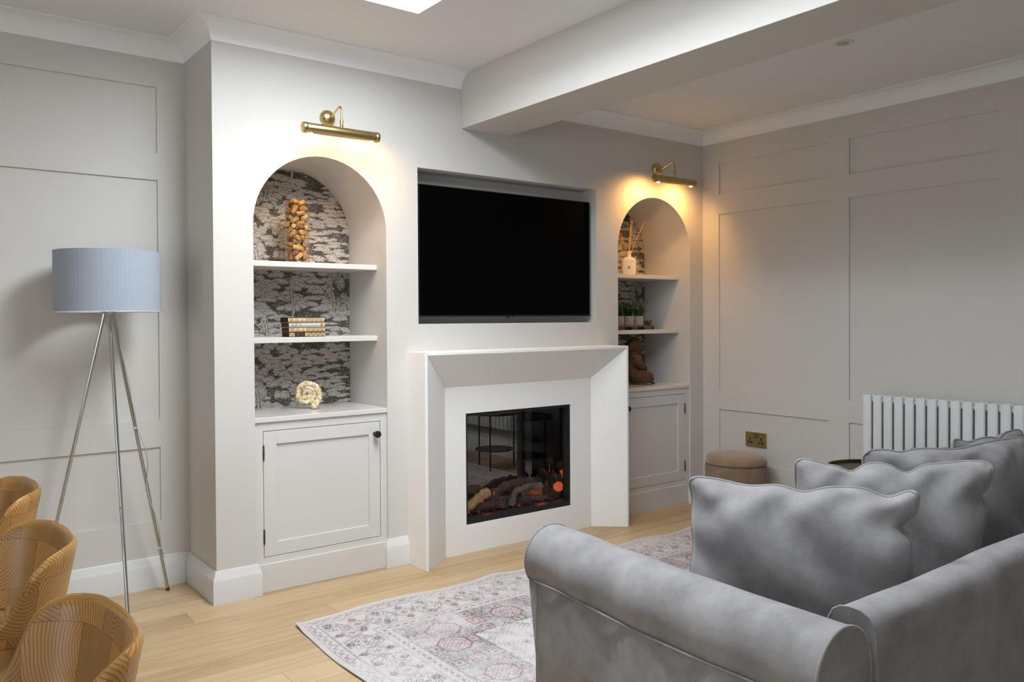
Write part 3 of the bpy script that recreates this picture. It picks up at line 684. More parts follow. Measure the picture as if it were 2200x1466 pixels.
mpg1 = paint('dark_page_edge', (.035, .022, .016), .8, .2, 0); mpg2 = paint('brown_page_edge', (.07, .035, .02), .8, .2, 0); mrb = paint('oxblood_board', (.16, .02, .015), .6, .05, 0); myb = paint('mustard_board', (.50, .30, .05), .6, .05, 0); mkb = paint('black_board', (.03, .022, .018), .6, .05, 0); mtan = paint('tan_board', (.30, .19, .08), .6, .05, 0)
bz = 1.1200
def spine_marks(t, z, h, items):
    x0, y0 = t.location.x, t.location.y
    for (a, b, c0, c1, m, nme) in items:
        q = MB().box(x0+a, x0+b, y0-.0012, y0+.0006, z+h*c0, z+h*c1); q.build(nme, m, [k for k in t.children if k.name.startswith('spine')][0])
def scroll(t, z, h, xa, m, s=1.0):
    x0, y0 = t.location.x, t.location.y; b = MB()
    for k in range(3):
        cx = x0+xa+(k-1)*.006*s; cz = z+h*(.5+.14*(-1)**k); b.tube([(cx+.0045*s*math.cos(q*.8)*(1-q/11), y0-.0006, cz+.0055*s*math.sin(q*.8)*(1-q/11)) for q in range(9)], .0008, 4)
    b.build('ornament', m, [k for k in t.children if k.name.startswith('spine')][0])
hs = [.0235, .0215, .0225, .0240]; specs = [(mc, mkb, mpg1, 'bottom book with black scrolled spine panels in the alcove stack', .378, .553),
     (mc, mtan, mpg2, 'cream book with faded red spine print, second from bottom', .377, .553), (mb_, myb, mpg2, 'pale blue book with mustard boards, second from the top', .376, .5525), (mc, mrb, mpg1, 'top book with oxblood boards and cream spine', .373, .5505)]
for i, (h, (cv, bd, pg, la, a, b_)) in enumerate(zip(hs, specs)):
    t = book(bz, h, a, b_, .118, .105, cv, bd, pg, math.radians(-1.0+.5*i), la)
    if i == 0:
        spine_marks(t, bz, h, [(.025, .075, .08, .92, mink, 'title_panel')]); spine_marks(t, bz, h, [(.036, .038, .2, .8, mgold, 'rule'), (.043, .045, .2, .8, mgold, 'rule'), (.060, .063, .25, .75, mgold, 'rule')])
        for xa in (.012, .092, .115, .138, .160): scroll(t, bz, h, xa, mink, 1.25)
    if i in (1, 3):
        m = mred if i == 1 else mgrey
        spine_marks(t, bz, h, [(.034+.006*k, .0355+.006*k, .2, .8, m, 'letter') for k in range(3)]+[(.064, .0655, .25, .75, m, 'letter'), (.069, .0705, .25, .75, m, 'letter')])
        for xa in (.014, .092, .115, .138, .160): scroll(t, bz, h, xa, m, 1.0)
    if i == 2:
        spine_marks(t, bz, h, [(.015, .0175, .12, .85, mgrey, 'letter'), (.0195, .021, .2, .6, mgrey, 'letter'), (.030, .0325, .12, .8, mgrey, 'letter'), (.036, .0385, .3, .8, mgrey, 'letter'), (.052, .0535, .25, .75, mgrey, 'letter'), (.058, .0595, .25, .75, mgrey, 'letter')])
        MB().lathe([(.0065, .0012), (.0065, -.0006), (.005, -.0010)], (t.location.x+.160, t.location.y, bz+h*.5), 18, 'y').build('medallion', mgold, [k for k in t.children if k.name.startswith('spine')][0])
    bz += h
# ammonite
def ammonite():
    t = thing('ammonite', (.504, .20, .7722), 'cream and tan ribbed ammonite fossil standing under the books', 'fossil')
    m, nt, b = nm('ammonite_shell'); tc = N(nt, 'ShaderNodeTexCoord'); n1 = N(nt, 'ShaderNodeTexNoise', i_Scale=55.0, i_Detail=5.0); L(nt, tc.outputs['Object'], n1.inputs[0])
    r = ramp(nt, [(.32, (.30, .16, .05)), (.46, (.60, .45, .24)), (.62, (.80, .70, .55))]); L(nt, n1.outputs[0], r.inputs[0]); L(nt, r.outputs[0], b.inputs['Base Color']); b.inputs['Roughness'].default_value = .55
    turns = 4.2; R0 = .0775; g = 1.62
    def rad(a): return R0*g**(-a/(2*PI))
    def fn(u, v):
        a = u*turns*2*PI; Ro = rad(a); Ri = rad(a+2*PI)*.96; c = (Ro+Ri)/2; w = (Ro-Ri)/2*1.06; rib = 1+.07*math.sin(a*24)
        th = 2*PI*v; rr = c+w*math.cos(th)*rib; d = w*.72*math.sin(th)*rib; an = a-1.15
        return (rr*math.cos(an), d, rr*math.sin(an))
    b_ = MB().grid(fn, 320, 14, wrapv=True); mz = min(p[2] for p in b_.v); mx_ = .5*(min(p[0] for p in b_.v)+max(p[0] for p in b_.v)); b_.v = [(x-mx_, y, z) for x, y, z in b_.v]
    ca, sa = math.cos(-.55), math.sin(-.55); b_.v = [(x*ca-y*sa, x*sa+y*ca, z-mz) for x, y, z in b_.v]
    b_.v = [(x+.504, y+.20, z+.7722) for x, y, z in b_.v]; b_.build('shell', m, t, smooth=60)
    MB().ball((.522, .176, .7722+.0165), (.017, .015, .0160), 14, 10).build('mouth', m, t, smooth=60)
ammonite()

# ------------------------------------------------------------------ things in the right alcove
def diffuser():
    cx, cy, z0 = 2.667, .20, 1.4720; t = thing('reed_diffuser', (cx, cy, z0), 'white ceramic reed diffuser bottle with a gold seal', 'diffuser')
    def fn(u, v):
        hw = [(.0, .054), (.02, .0575), (.3, .064), (.6, .0655), (.82, .0635), (.90, .058), (.945, .042), (.97, .022), (1.0, .0195)]
        w = np.interp(v, [a for a, _ in hw], [b for _, b in hw]); d = w*.42 if w > .03 else w*.8
        w *= .72; d *= .95; a = 2*PI*u; k = 2/3.2; return (cx+w*math.copysign(abs(math.cos(a))**k, math.cos(a)), cy+d*math.copysign(abs(math.sin(a))**k, math.sin(a)), z0+.118*v)
    bo = MB().grid(fn, 48, 30, wrapu=True); bo.add([fn(i/48, 0) for i in range(48)], [tuple(range(48))])
    bo.build('bottle', m_white, t, smooth=50)
    MB().lathe([(.0150, .112), (.0150, .140), (.0185, .1435), (.0185, .1515), (.0160, .1525), (.0105, .1525), (.0105, .13)], (cx, cy, z0), 28).build('neck', m_white, t, smooth=40)
    MB().lathe([(.0095, 0), (.0095, -.002), (.0075, -.003)], (cx, cy-.0255, z0+.050), 22, 'y').build('gold_seal', m_seal, t, smooth=40)
    lt = MB(); [lt.box(cx-.0275+.0032*i, cx-.0253+.0032*i, cy-.0262, cy-.0240, z0+.0815, z0+.0830) for i in range(18)]; [lt.box(cx-.014+.0032*i, cx-.0118+.0032*i, cy-.0258, cy-.0235, z0+.021, z0+.0222) for i in range(9)]
    lt.build('faint_lettering', paint('grey_print', (.45, .41, .35), .6, 0, 0), t)
    t.rotation_euler.z = -.70
    q = [(2.718, .225, 1.848), (2.735, .23, 1.832), (2.802, .19, 1.822), (2.575, .20, 1.742), (2.600, .22, 1.752), (2.582, .18, 1.735)]
    las = ['tallest reed in the white diffuser, almost upright', 'upright reed just behind the tallest one in the diffuser', 'long reed leaning right, apart from the other diffuser reeds', 'lower of the reeds leaning left out of the diffuser', 'highest of the reeds leaning left out of the diffuser', 'front reed among those leaning left out of the diffuser']
    for p, la in zip(q, las):
        a = Vector((cx+random.uniform(-.006, .006), cy+random.uniform(-.006, .006), z0+.09)); b = Vector(p); mid = a.lerp(b, .55)+Vector((-.004, 0, .004))
        o = MB().tube([a, a.lerp(mid, .5), mid, b.lerp(mid, .4), b], .0021, 7).build('diffuser_reed', m_reed, None, smooth=60); tag(o, la, 'reed', 'reeds in the diffuser')
    o = MB().box(2.545, 2.600, .235, .290, 1.4720, 1.586).build('diffuser_box', paint('beige_carton', (.50, .40, .27), .6, .03, 0), None, bevel=.001, seg=1)
    tag(o, 'plain beige carton half hidden behind the diffuser bottle', 'box')
diffuser()
def plants():
    t = thing('wooden_tray', (2.66, .21, 1.1238), 'dark wooden serving tray on small feet under the potted plants', 'tray', None)
    def bd(u, v):
        a = 2*PI*u; k = 2/2.6; rx, ry = .232, .072; f = (.90 if v < .5 else 1.0)
        return (2.665+f*rx*math.copysign(abs(math.cos(a))**k, math.cos(a)), .21+f*ry*math.copysign(abs(math.sin(a))**k, math.sin(a)), 1.1415+.0095*v)
    b = MB().grid(bd, 48, 1, wrapu=True); b.add([bd(i/48, 1) for i in range(48)], [tuple(range(48))]); b.add([bd(i/48, 0) for i in range(48)], [tuple(range(48))[::-1]]); b.build('board', m_board, t, smooth=40)
    for x in (2.47, 2.615, 2.735, 2.85):
        for y in (.165, .255): MB().lathe([(.006, 1.1238), (.009, 1.127), (.009, 1.138), (.007, 1.142)], (x, y, 0), 14).build('foot', m_black, t, smooth=40)
    o = MB(); 
    for k in range(9):
        a = k*.7; o.ball((2.845+.024*math.cos(a)*(.4+.06*k), .20+.012*math.sin(a), 1.164+.008*(k % 3)), (.012, .006, .0045), 8, 6)
    o.ball((2.845, .20, 1.156), (.020, .012, .0055), 12, 6)
    tag(o.build('leaf_ornament', paint('dark_bronze', (.06, .045, .03), .5, .2, 0), None, smooth=60), 'small dark metal leaf ornament at the tray end', 'ornament')
    rr = random.Random(3)
    for i, (px, la) in enumerate(((2.574, 'potted plant at the hidden end of the tray, yellow-green leaves'), (2.664, 'potted plant in the middle of the tray, darkest leaves'), (2.753, 'potted plant beside the leaf ornament, airy sprigs'))):
        py = .20; z0 = 1.1512; t = thing('potted_plant', (px, py, z0), la, 'plant', 'little potted plants on the tray')
        MB().lathe([(.0285, 0), (.0300, .002), (.0318, .058), (.0318, .0605), (.029, .0605), (.028, .052), (.001, .052)], (px, py, z0), 30).build('pot', m_pot, t, smooth=40)
        pat = MB()
        for ry in range(3):
            for k in range(14):
                a = 2*PI*(k+.5*(ry % 2))/14; hx = [(0, -.012), (.0045, -.006), (.0045, .006), (0, .012), (-.0045, .006), (-.0045, -.006)]
                cz = z0+.010+.020*ry; R = lambda zz: .0303+.0016*(zz-z0)/.058
                pat.tube([((R(cz+q[1])+.0002)*math.cos(a+q[0]/.031)+px, (R(cz+q[1])+.0002)*math.sin(a+q[0]/.031)+py, min(max(cz+q[1], z0+.002), z0+.059)) for q in hx], .0010, 4, closed=True)
        pat.build('relief_pattern', m_potl, t)
        MB().lathe([(.028, .050), (.02, .054), (.001, .055)], (px, py, z0), 20).build('soil', m_dark, t)
        st = MB(); lf = MB()
        for k in range(46):
            az = rr.random()*2*PI; sp = rr.uniform(.1, 1.0)*(.068 if i == 2 else .050); h = rr.uniform(.035, .105)
            p0 = Vector((px+.012*math.cos(az), py+.012*math.sin(az), z0+.05)); p1 = Vector((px+sp*math.cos(az), py+sp*math.sin(az), z0+.05+h)); md = p0.lerp(p1, .5)+Vector((0, 0, .012))
            st.tube([p0, md, p1], .0008, 4)
            for j in range(13):
                q = j/12; p = (p0*(1-q)**2+md*2*q*(1-q)+p1*q*q); a = rr.random()*2*PI; el = rr.uniform(-.4, .9); d = Vector((math.cos(a)*math.cos(el), math.sin(a)*math.cos(el), math.sin(el))); s = d.cross(Vector((0, 0, 1))).normalized(); ln = rr.uniform(.011, .019); wd = .0052
                lf.add([p, p+d*ln*.5+s*wd, p+d*ln, p+d*ln*.5-s*wd], [(0, 1, 2, 3)])
        st.build('stems', m_leafd, t); lf.build('foliage', m_leafd if i == 1 else m_leaf, t, norm=False)
plants()
def monk():
    t = thing('monk_figurine', (2.69, .20, .7722), 'carved dark brown seated monk figurine, half behind the mantel', 'figurine')
    def skin(name, pts, edges, radii, lvl=2):
        me = bpy.data.meshes.new(name); me.from_pydata(pts, edges, []); o = bpy.data.objects.new(name, me); put(o, t)
        sm = o.modifiers.new('skin', 'SKIN'); sm.use_smooth_shade = True
        for i, r in enumerate(radii): me.skin_vertices[0].data[i].radius = (r, r) if not hasattr(r, '__len__') else r
        me.skin_vertices[0].data[0].use_root = True
        ss = o.modifiers.new('sub', 'SUBSURF'); ss.levels = lvl; ss.render_levels = lvl; me.materials.append(m_monk); return o
    # built facing local +x; turned towards the room at the end
    pts = [(0, 0, .045), (-.005, 0, .09), (-.008, 0, .14), (.0, 0, .178), (.006, 0, .20),
           (0, .052, .168), (.010, .074, .125), (.055, .058, .095), (.085, .020, .085),
           (0, -.052, .168), (.010, -.074, .125), (.055, -.058, .095), (.085, -.020, .085),
           (.02, .05, .040), (.085, .088, .034), (.105, .02, .026), (.02, -.05, .040), (.085, -.088, .034), (.110, -.02, .024), (.125, -.055, .016)]
    ed = [(0, 1), (1, 2), (2, 3), (3, 4), (3, 5), (5, 6), (6, 7), (7, 8), (3, 9), (9, 10), (10, 11), (11, 12), (0, 13), (13, 14), (14, 15), (0, 16), (16, 17), (17, 18), (18, 19)]
    rd = [.060, .058, .056, .042, .026, .030, .027, .024, .018, .030, .027, .024, .018, .046, .040, .026, .046, .040, .024, .014]
    pts = [(x, y, z+.015) for x, y, z in pts]; skin('body', pts, ed, rd)
    hd = MB().ball((.018, 0, .245), (.054, .050, .062), 28, 20)
    hd.v = [(x+(.010 if (x > .05 and .215 < z < .235) else 0), y, z) for x, y, z in hd.v]
    h = hd.build('head', m_monk, t, smooth=80)
    # head local coordinates were authored around the figurine base
    MB().ball((.072, 0, .238), (.010, .008, .012), 12, 8).build('nose', m_monk, h, smooth=80)
    MB().ball((.066, 0, .216), (.009, .014, .005), 12, 8).build('mouth', m_monk, h, smooth=80)
    for s in (-1, 1):
        MB().ball((.012, s*.050, .236), (.010, .006, .019), 10, 8).build('ear', m_monk, h, smooth=80)
        MB().ball((.062, s*.020, .249), (.008, .010, .004), 10, 8).build('eyelid', m_dark, h, smooth=80)
    rb = MB()
    for k in range(5):
        zz = .055+.022*k; rb.tube([((.066-.004*k)*math.cos(a), (.070-.004*k)*math.sin(a), zz+.010*math.sin(2*a+k)) for a in [2*PI*i/20 for i in range(20)]], .004, 6, closed=True)
    rb.build('robe_folds', m_monk, t, smooth=80)
    for s in (-1, 1):
        for k in range(5): MB().tube([(.080+.004*k, s*(.012+.004*(k % 2)), .094-.007*k), (.094+.003*k, s*.004, .094-.007*k), (.100, -s*.006, .092-.007*k)], [.0042, .0042, .003], 8).build('finger', m_monk, t, smooth=60)
        for k in range(5): MB().ball((.126+.004*(k % 2), s*(.03+.008*k), .010), (.008, .0045, .006), 8, 6).build('toe', m_monk, t, smooth=60)
    return t
def monk_place():
    t = monk()
    for ch in t.children:   # children were authored at the origin
        if ch.type == 'MESH' and not ch.modifiers:
            ch.data.transform(Matrix.Translation(t.location))
    for ch in t.children:
        for g in ch.children:
            g.data.transform(Matrix.Translation(t.location))
    t.rotation_euler.z = -.35
monk_place()

# ------------------------------------------------------------------ floor lamp
def floor_lamp():
    hx, hy, hz = -.374, .16, 1.232
    t = thing('floor_lamp', (hx, hy, 0), 'chrome tripod floor lamp with a pleated pale blue drum shade', 'lamp')
    m, nt, b = nm('pleated_blue_shade'); uv = N(nt, 'ShaderNodeUVMap'); w = N(nt, 'ShaderNodeTexWave', bands_direction='X', i_Scale=1.0); mp = N(nt, 'ShaderNodeMapping'); mp.inputs['Scale'].default_value = (105, 1, 1)
    L(nt, uv.outputs[0], mp.inputs[0]); L(nt, mp.outputs[0], w.inputs[0]); r = ramp(nt, [(.15, (.255, .29, .35)), (.75, (.40, .445, .515))]); L(nt, w.outputs[1], r.inputs[0]); L(nt, r.outputs[0], b.inputs['Base Color']); b.inputs['Roughness'].default_value = .7
    bp = N(nt, 'ShaderNodeBump', i_Strength=.25, i_Distance=.001); L(nt, w.outputs[1], bp.inputs['Height']); L(nt, bp.outputs[0], b.inputs['Normal'])
    z0, z1, R = 1.236, 1.481, .1985
    sh = MB().grid(lambda u, v: (hx+R*math.cos(2*PI*u), hy+R*math.sin(2*PI*u), z0+(z1-z0)*v), 160, 1, wrapu=True, uv=False)
    n = 160; sh = MB()
    for i in range(n):
        a, b2 = 2*PI*i/n, 2*PI*(i+1)/n
        sh.add([(hx+R*math.cos(a), hy+R*math.sin(a), z0), (hx+R*math.cos(b2), hy+R*math.sin(b2), z0), (hx+R*math.cos(b2), hy+R*math.sin(b2), z1), (hx+R*math.cos(a), hy+R*math.sin(a), z1)], [(0, 1, 2, 3)], [(i/n, 0), ((i+1)/n, 0), ((i+1)/n, 1), (i/n, 1)])
    s = sh.build('lamp_shade', m, t, smooth=30)
    li = MB().lathe([(R-.0008, z0+.001), (R-.0008, z1-.001)], (hx, hy, 0), 96, cap=False).build('lining', paint('cream_lining', (.72, .69, .62), .7, .01, 0), s, smooth=40)
    MB().tube([(hx+R*math.cos(2*PI*i/64), hy+R*math.sin(2*PI*i/64), z0+.001) for i in range(64)], .0016, 6, closed=True).build('rim', m_rim, s, smooth=40)
    sp = MB(); [sp.tube([(hx, hy, z0+.02), (hx+R*math.cos(a), hy+R*math.sin(a), z0+.004)], .0014, 6) for a in (.3, .3+2*PI/3, .3+4*PI/3)]; sp.build('spider', m_rim, s)
    MB().lathe([(.010, 1.247), (.026, 1.247), (.027, 1.245), (.027, 1.232), (.025, 1.229), (.012, 1.229)], (hx, hy, 0), 32).build('hub', m_chrome, t, smooth=35)
    MB().lathe([(.016, 1.247), (.016, 1.29), (.010, 1.30)], (hx, hy, 0), 20).build('bulb_holder', m_black, t, smooth=40)
    a0 = math.atan2(.309-hy, -.1175-hx); legs = []
    for k in range(3):
        a = a0+k*2*PI/3; top = Vector((hx+.016*math.cos(a), hy+.016*math.sin(a), 1.233)); ft = Vector((hx+.297*math.cos(a), hy+.297*math.sin(a), .0))
        d = (ft-top).normalized(); l = MB().tube([top, ft-d*.012], .0070, 14).build('leg', m_chrome, t, smooth=50)
        MB().tube([ft-d*.016, ft-d*.002], .0078, 12).build('foot_cap', m_black if k else m_brassd, l, smooth=50)
        MB().lathe([(.0078, -.004), (.0078, .004)], tuple(top.lerp(ft, .62)), 14).build('joint_ring', m_chrome, l, smooth=40); legs.append((top, ft))
    top, ft = legs[0]; side = (ft-top).cross(Vector((0, 0, 1))).normalized(); pts = []
    tt = [0, .06, .12, .18, .24, .30, .35, .395, .43, .47, .52, .56, .60, .66, .71, .76, .80, .835, .87]; off = [.009, .011, .006, .012, .016, .010, .013, .010, .022, .034, .030, .012, -.004, -.002, .014, .020, .012, .010, .016]
    for q, o_ in zip(tt, off): pts.append(top.lerp(ft, q)-side*o_*(-1)+Vector((0, -.009, 0)))
    fine = []
    for i in range(len(pts)-1): fine += [pts[i].lerp(pts[i+1], k/3) for k in range(3)]
    MB().tube(fine+[pts[-1]], .0024, 7).build('power_cable', paint('clear_grey_cable', (.45, .44, .40), .3, .02, 0), t, smooth=60)
    for q in (.395, .835):
        p = top.lerp(ft, q); MB().lathe([(.0095, -.004), (.0105, -.002), (.0105, .002), (.0095, .004)], tuple(p), 14).build('cable_tie', m_rim, t, smooth=50)
floor_lamp()

# ------------------------------------------------------------------ radiator, socket, downlight
def radiator():
    x1 = WX-.042; t = thing('radiator', (x1, -1.85, .25), 'white vertical-column radiator on the panelled wall behind the sofa', 'radiator')
    z0, z1 = .255, .785; pw = .0566; n = 24; y0 = -1.160
    first = None
    for i in range(n):
        yc = y0-.0235-pw*i
        if first is None:
            prof = []
            for k in range(24):
                a = 2*PI*k/24; e = 2/2.6; prof.append((math.copysign(abs(math.cos(a))**e, math.cos(a))*.0235, math.copysign(abs(math.sin(a))**e, math.sin(a))*.0125))
            b = MB()
            for xo in (-.052, -.012):
                p2 = [(x1+xo+q[1], yc+q[0]) for q in prof]; b.prism(p2, z0, z1, 'xy')
            first = b.build('column', m_rad, t, bevel=.0015, seg=2, smooth=40); continue
        o = first.copy(); COL.objects.link(o); o.parent = t; o.location = (0, -pw*i, 0)
    for z in (z0+.03, z1-.028): MB().tube([(x1-.032, y0-.004, z), (x1-.032, y0-pw*n+.008, z)], .0145, 14).build('header_pipe', m_rad, t, smooth=40)
    for y in (-1.35, -2.3): MB().box(x1-.01, WX, y-.02, y+.02, .62, .70).build('bracket', m_rad, t)
    MB().tube([(x1-.032, y0-.004, z0+.03), (x1-.032, y0+.03, z0+.03), (x1-.032, y0+.035, z0+.02), (x1-.032, y0+.035, 0)], .0075, 12).build('supply_pipe', m_chrome, t, smooth=40)
    MB().lathe([(.013, .07), (.015, .075), (.015, .115), (.011, .12)], (x1-.032, y0+.035, z0-.10), 18).build('valve', m_chrome, t, smooth=40)
radiator()
def socket():
    yc, zc, w, h = -.4085, .445, .147, .088
    t = thing('double_socket', (WX, yc, zc), 'antique brass double power socket on the panelled wall over the pouf', 'socket')
    MB().box(WX+.0005, WX+.0102, yc-w/2, yc+w/2, zc-h/2, zc+h/2).build('plate', m_brass, t, bevel=.0015)
    t.children[-1].location.x = -.004
    f = WX-.0040
    MB().box(f, f+.004, yc-w/2-.0006, yc+w/2+.0006, zc-h/2-.0006, zc+h/2+.0006)
    for s, sgn in ((-1, 1), (1, -1)):
        c = yc+s*.040
        for dy, dz, a, b in ((0, .004, .004, .007), (-.0105, -.018, .006, .0055), (.0105, -.018, .006, .0055)):
            MB().box(f-.0006, f+.003, c+dy-a, c+dy+a, zc+dz-b, zc+dz+b).build('pin_hole', m_dark, t)
        q = MB().box(f-.0030, f+.003, yc+s*.0095-.0068, yc+s*.0095+.0068, zc+.0115, zc+.0350).build('switch', m_brass, t, bevel=.001, seg=1)
        MB().box(f-.0012, f+.003, yc+s*.0095-.0085, yc+s*.0095+.0085, zc+.0098, zc+.0367).build('switch_surround', m_black, t)
        MB().lathe([(.0035, .003), (.0035, -.001), (.002, -.0018)], (f, yc+s*.063, zc), 12, 'x').build('screw', m_brass, t, smooth=40)
socket()
t = thing('downlight', (2.2435, -1.5257, HR), 'small round white recessed downlight in the ceiling', 'downlight')
MB().lathe([(.043, -.0003), (.043, -.002), (.040, -.0045), (.028, -.005), (.024, -.002), (.024, .02)], (2.2435, -1.5257, HR), 40, cap=False).build('trim_ring', m_rim, t, smooth=40)
MB().lathe([(.025, -.0028), (.020, -.0012), (.004, -.0005)], (2.2435, -1.5257, HR), 28).build('lamp_face', m_steel, t, smooth=40)

# ------------------------------------------------------------------ rug
def rug_img(W, H, st):
    rng = np.random.default_rng(12); w, h = int(W/st)+1, int(H/st)+1; X, Y = np.meshgrid(np.arange(w)*st, np.arange(h)*st)
    sx = np.minimum(X, W-X); sy = np.minimum(Y, H-Y); s = np.minimum(sx, sy); al = np.where(sx < sy, Y, X)    # distance in from the edge, and along it
    g = np.zeros((h, w)); r = np.zeros((h, w))   # grey ink, red ink
    def line(d, wd): return np.clip(1-np.abs(d)/wd, 0, 1)
    def dia(u, v): return np.abs(u)+np.abs(v)
    def cell(c, p): return np.mod(c, p)-p/2
    pat = noise2(h, w, 26, rng); fine = .5*noise2(h, w, 1.6, rng)+.5*rng.random((h, w)); mid = noise2(h, w, 6, rng)
    b1 = (s > .022) & (s < .066)       # narrow running zigzag
    z = cell(al, .050); g += b1*line((s-.044)-(np.abs(z)-.0125)*.9, .006)*.6; r += b1*line((s-.036)-(np.abs(cell(al+.025, .05))-.0125)*.9, .005)*.5
    for d, q in ((.022, .6), (.066, .6), (.070, .35), (.232, .6), (.240, .35), (.285, .5), (.29, .4)): r += line(s-d, .0035)*q*.8; g += line(s-d-.005, .003)*q*.4
    b2 = (s > .075) & (s < .23)        # main border: hexagons, stepped crosses, little diamonds
    u = cell(al, .21); v = s-.1525
    hx = np.maximum(np.abs(v)/.066, (np.abs(u)*.9+np.abs(v)*.5)/.062); g += b2*line(hx-1, .09)*.55; g += b2*(hx < .92)*(fine > .60)*.42
    g += b2*line(np.mod(dia(u*1.2, v), .022)-.011, .004)*(hx < .85)*.28
    u2 = cell(al+.105, .21); q = np.maximum(np.abs(np.round(u2/.011)*.011), 0)+np.abs(np.round(v/.011)*.011); r += b2*line(q-.050, .008)*.85; r += b2*line(q-.030, .005)*.45; g += b2*(q < .016)*.5
    u3 = cell(al+.0525, .105); v3 = np.abs(v)-.052; q3 = dia(u3, v3); g += b2*(q3 < .017)*.75*(1-(q3 < .007)); r += b2*line(q3-.022, .004)*.4
    b3 = (s > .243) & (s < .283); z = cell(al, .036); r += b3*line(dia(z, s-.263)-.012, .004)*.6; g += b3*(dia(cell(al+.018, .036), s-.263) < .009)*.6
    # field: wide dark band of octagons and boxes, then stepped lattice and a pale middle
    b4 = (s > .292) & (s < .52); u = cell(al, .30); v = s-.405
    g += b4*(.10+.42*np.clip(pat*1.7-.35, 0, 1))*(fine > .28)
    oc = np.maximum(np.maximum(np.abs(u), np.abs(v)), (np.abs(u)+np.abs(v))*.72); g *= np.where(b4 & (oc < .062), .45, 1); r += b4*line(oc-.062, .007)*.8; r += b4*(oc < .054)*((np.mod(u, .020) < .008) ^ (np.mod(v, .020) < .008))*.42
    bx = np.maximum(np.abs(cell(al+.15, .30)), np.abs(v)); g *= np.where(b4 & (bx < .036), .4, 1); r += b4*line(bx-.030, .007)*.9; r += b4*line(bx-.014, .006)*.6
    for k in (-.080, .080):
        q = np.maximum(np.abs(cell(al+.075, .15)), np.abs(v-k)); g += b4*line(q-.022, .006)*.5; r += b4*(q < .009)*.5; g *= np.where(b4 & (q < .019) & (q > .010), .5, 1)
    r += b4*(rng.random((h, w)) > .86)*.35
    zz = np.abs(cell(al, .15))-.0375
    for d, q in ((.53, .6), (.548, .45), (.566, .6), (.59, .35)): g += line(s-d-np.round(zz/.0125)*.0125, .006)*q; 
    r += line(s-.540-np.round(zz/.0125)*.0125, .004)*.35
    b5 = s > .62; fx = cell(al, .15); fy = cell(s-.62, .15); q = dia(fx, fy); g += b5*line(q-.034, .005)*.55; g += b5*(q < .026)*(fine > .55)*.55
    st_ = np.minimum(np.minimum(np.abs(cell(al+.075, .15)), np.abs(cell(s-.545, .15))), np.abs(np.abs(cell(al+.075, .15))-np.abs(cell(s-.545, .15)))*.7); rad = np.hypot(cell(al+.075, .15), cell(s-.545, .15)); g += b5*(rad < .026)*line(st_, .004)*.6
    g += b5*(s > .86)*(np.mod(al, .016) < .006)*(np.mod(s, .09) < .06)*.4
    wear = np.clip(.42+1.0*(noise2(h, w, 40, rng)-.15), .3, 1)*np.clip(.55+.8*fine, .4, 1.2)
    g = np.clip(g*wear*1.35+.22*(mid-.42)+.42*(fine-.5)*(s > .022), 0, 1); r = np.clip(r*wear*1.45+.10*(mid-.5)*(s > .022), 0, 1)
    g = np.where(s < .016, .16*(fine > .4), g); r = np.where(s < .016, 0, r)
    base = np.array([.545, .51, .50]); gi = np.array([.125, .108, .122]); ri = np.array([.235, .075, .075])
    c = base+(gi-base)*(g*.95)[..., None]; return c+(ri-c)*(r*.9)[..., None]
def rug():
    W, H = 2.56, 1.90; st = .0042; x0, y0 = .150, -2.335
    im = rug_img(W, H, st)
    def wob(X, Y):
        t1 = np.clip(1-(x0+W-X)/.25, 0, 1); et = np.clip(1-(y0+H-Y)/.18, 0, 1); el = np.clip(1-(X-x0)/.16, 0, 1)
        Z = .0045+.0100*et**1.5*np.clip(np.sin(X*13.0+1.2*np.sin(X*5))+.25, 0, 2)*.6+.003*el*np.clip(np.sin(Y*11), 0, 1)
        Yn = Y+et*.006*np.sin(X*13.0+.6+1.2*np.sin(X*5)); Xn = X+el*.007*np.sin(Y*9.0)+el*.02*(Y-(y0+H))*0
        corner = np.clip(1-np.hypot((X-x0)/.10, (Y-(y0+H))/.10), 0, 1)
        return np.stack([Xn+.010*corner, Yn-.012*corner, Z], -1)
    t = thing('rug', (x0, y0, 0), 'pale grey distressed rug with maroon diamond motifs under the sofa', 'rug')
    m = vcol('printed_rug_pile', .95, bump=.25, bscale=500, spec=.1, sheen=.1)
    print_grid('pile', im, x0, y0, st, 'xy', m, t, wob=wob)
    # bound edge that follows the waves, down to the floor
    xs_ = np.linspace(x0, x0+W, 260); ys_ = np.linspace(y0, y0+H, 190); e = MB()
    def edge(P):
        tp = wob(P[:, 0], P[:, 1]); k = len(tp); vs = [tuple(p) for p in tp]+[(p[0], p[1], max(p[2]-.0045, 0.0003)) for p in tp]
        e.add(vs, [(i, i+1, k+i+1, k+i) for i in range(k-1)]); e.tube([(p[0], p[1], p[2]+.0003) for p in tp], .0028, 5)
    edge(np.stack([xs_, np.full_like(xs_, y0+H)], -1)); edge(np.stack([xs_, np.full_like(xs_, y0)], -1)); edge(np.stack([np.full_like(ys_, x0), ys_], -1)); edge(np.stack([np.full_like(ys_, x0+W), ys_], -1))
    e.build('bound_edge', paint('cream_binding', (.58, .55, .51), .9, .08, .1, 300), t, norm=False)
rug()

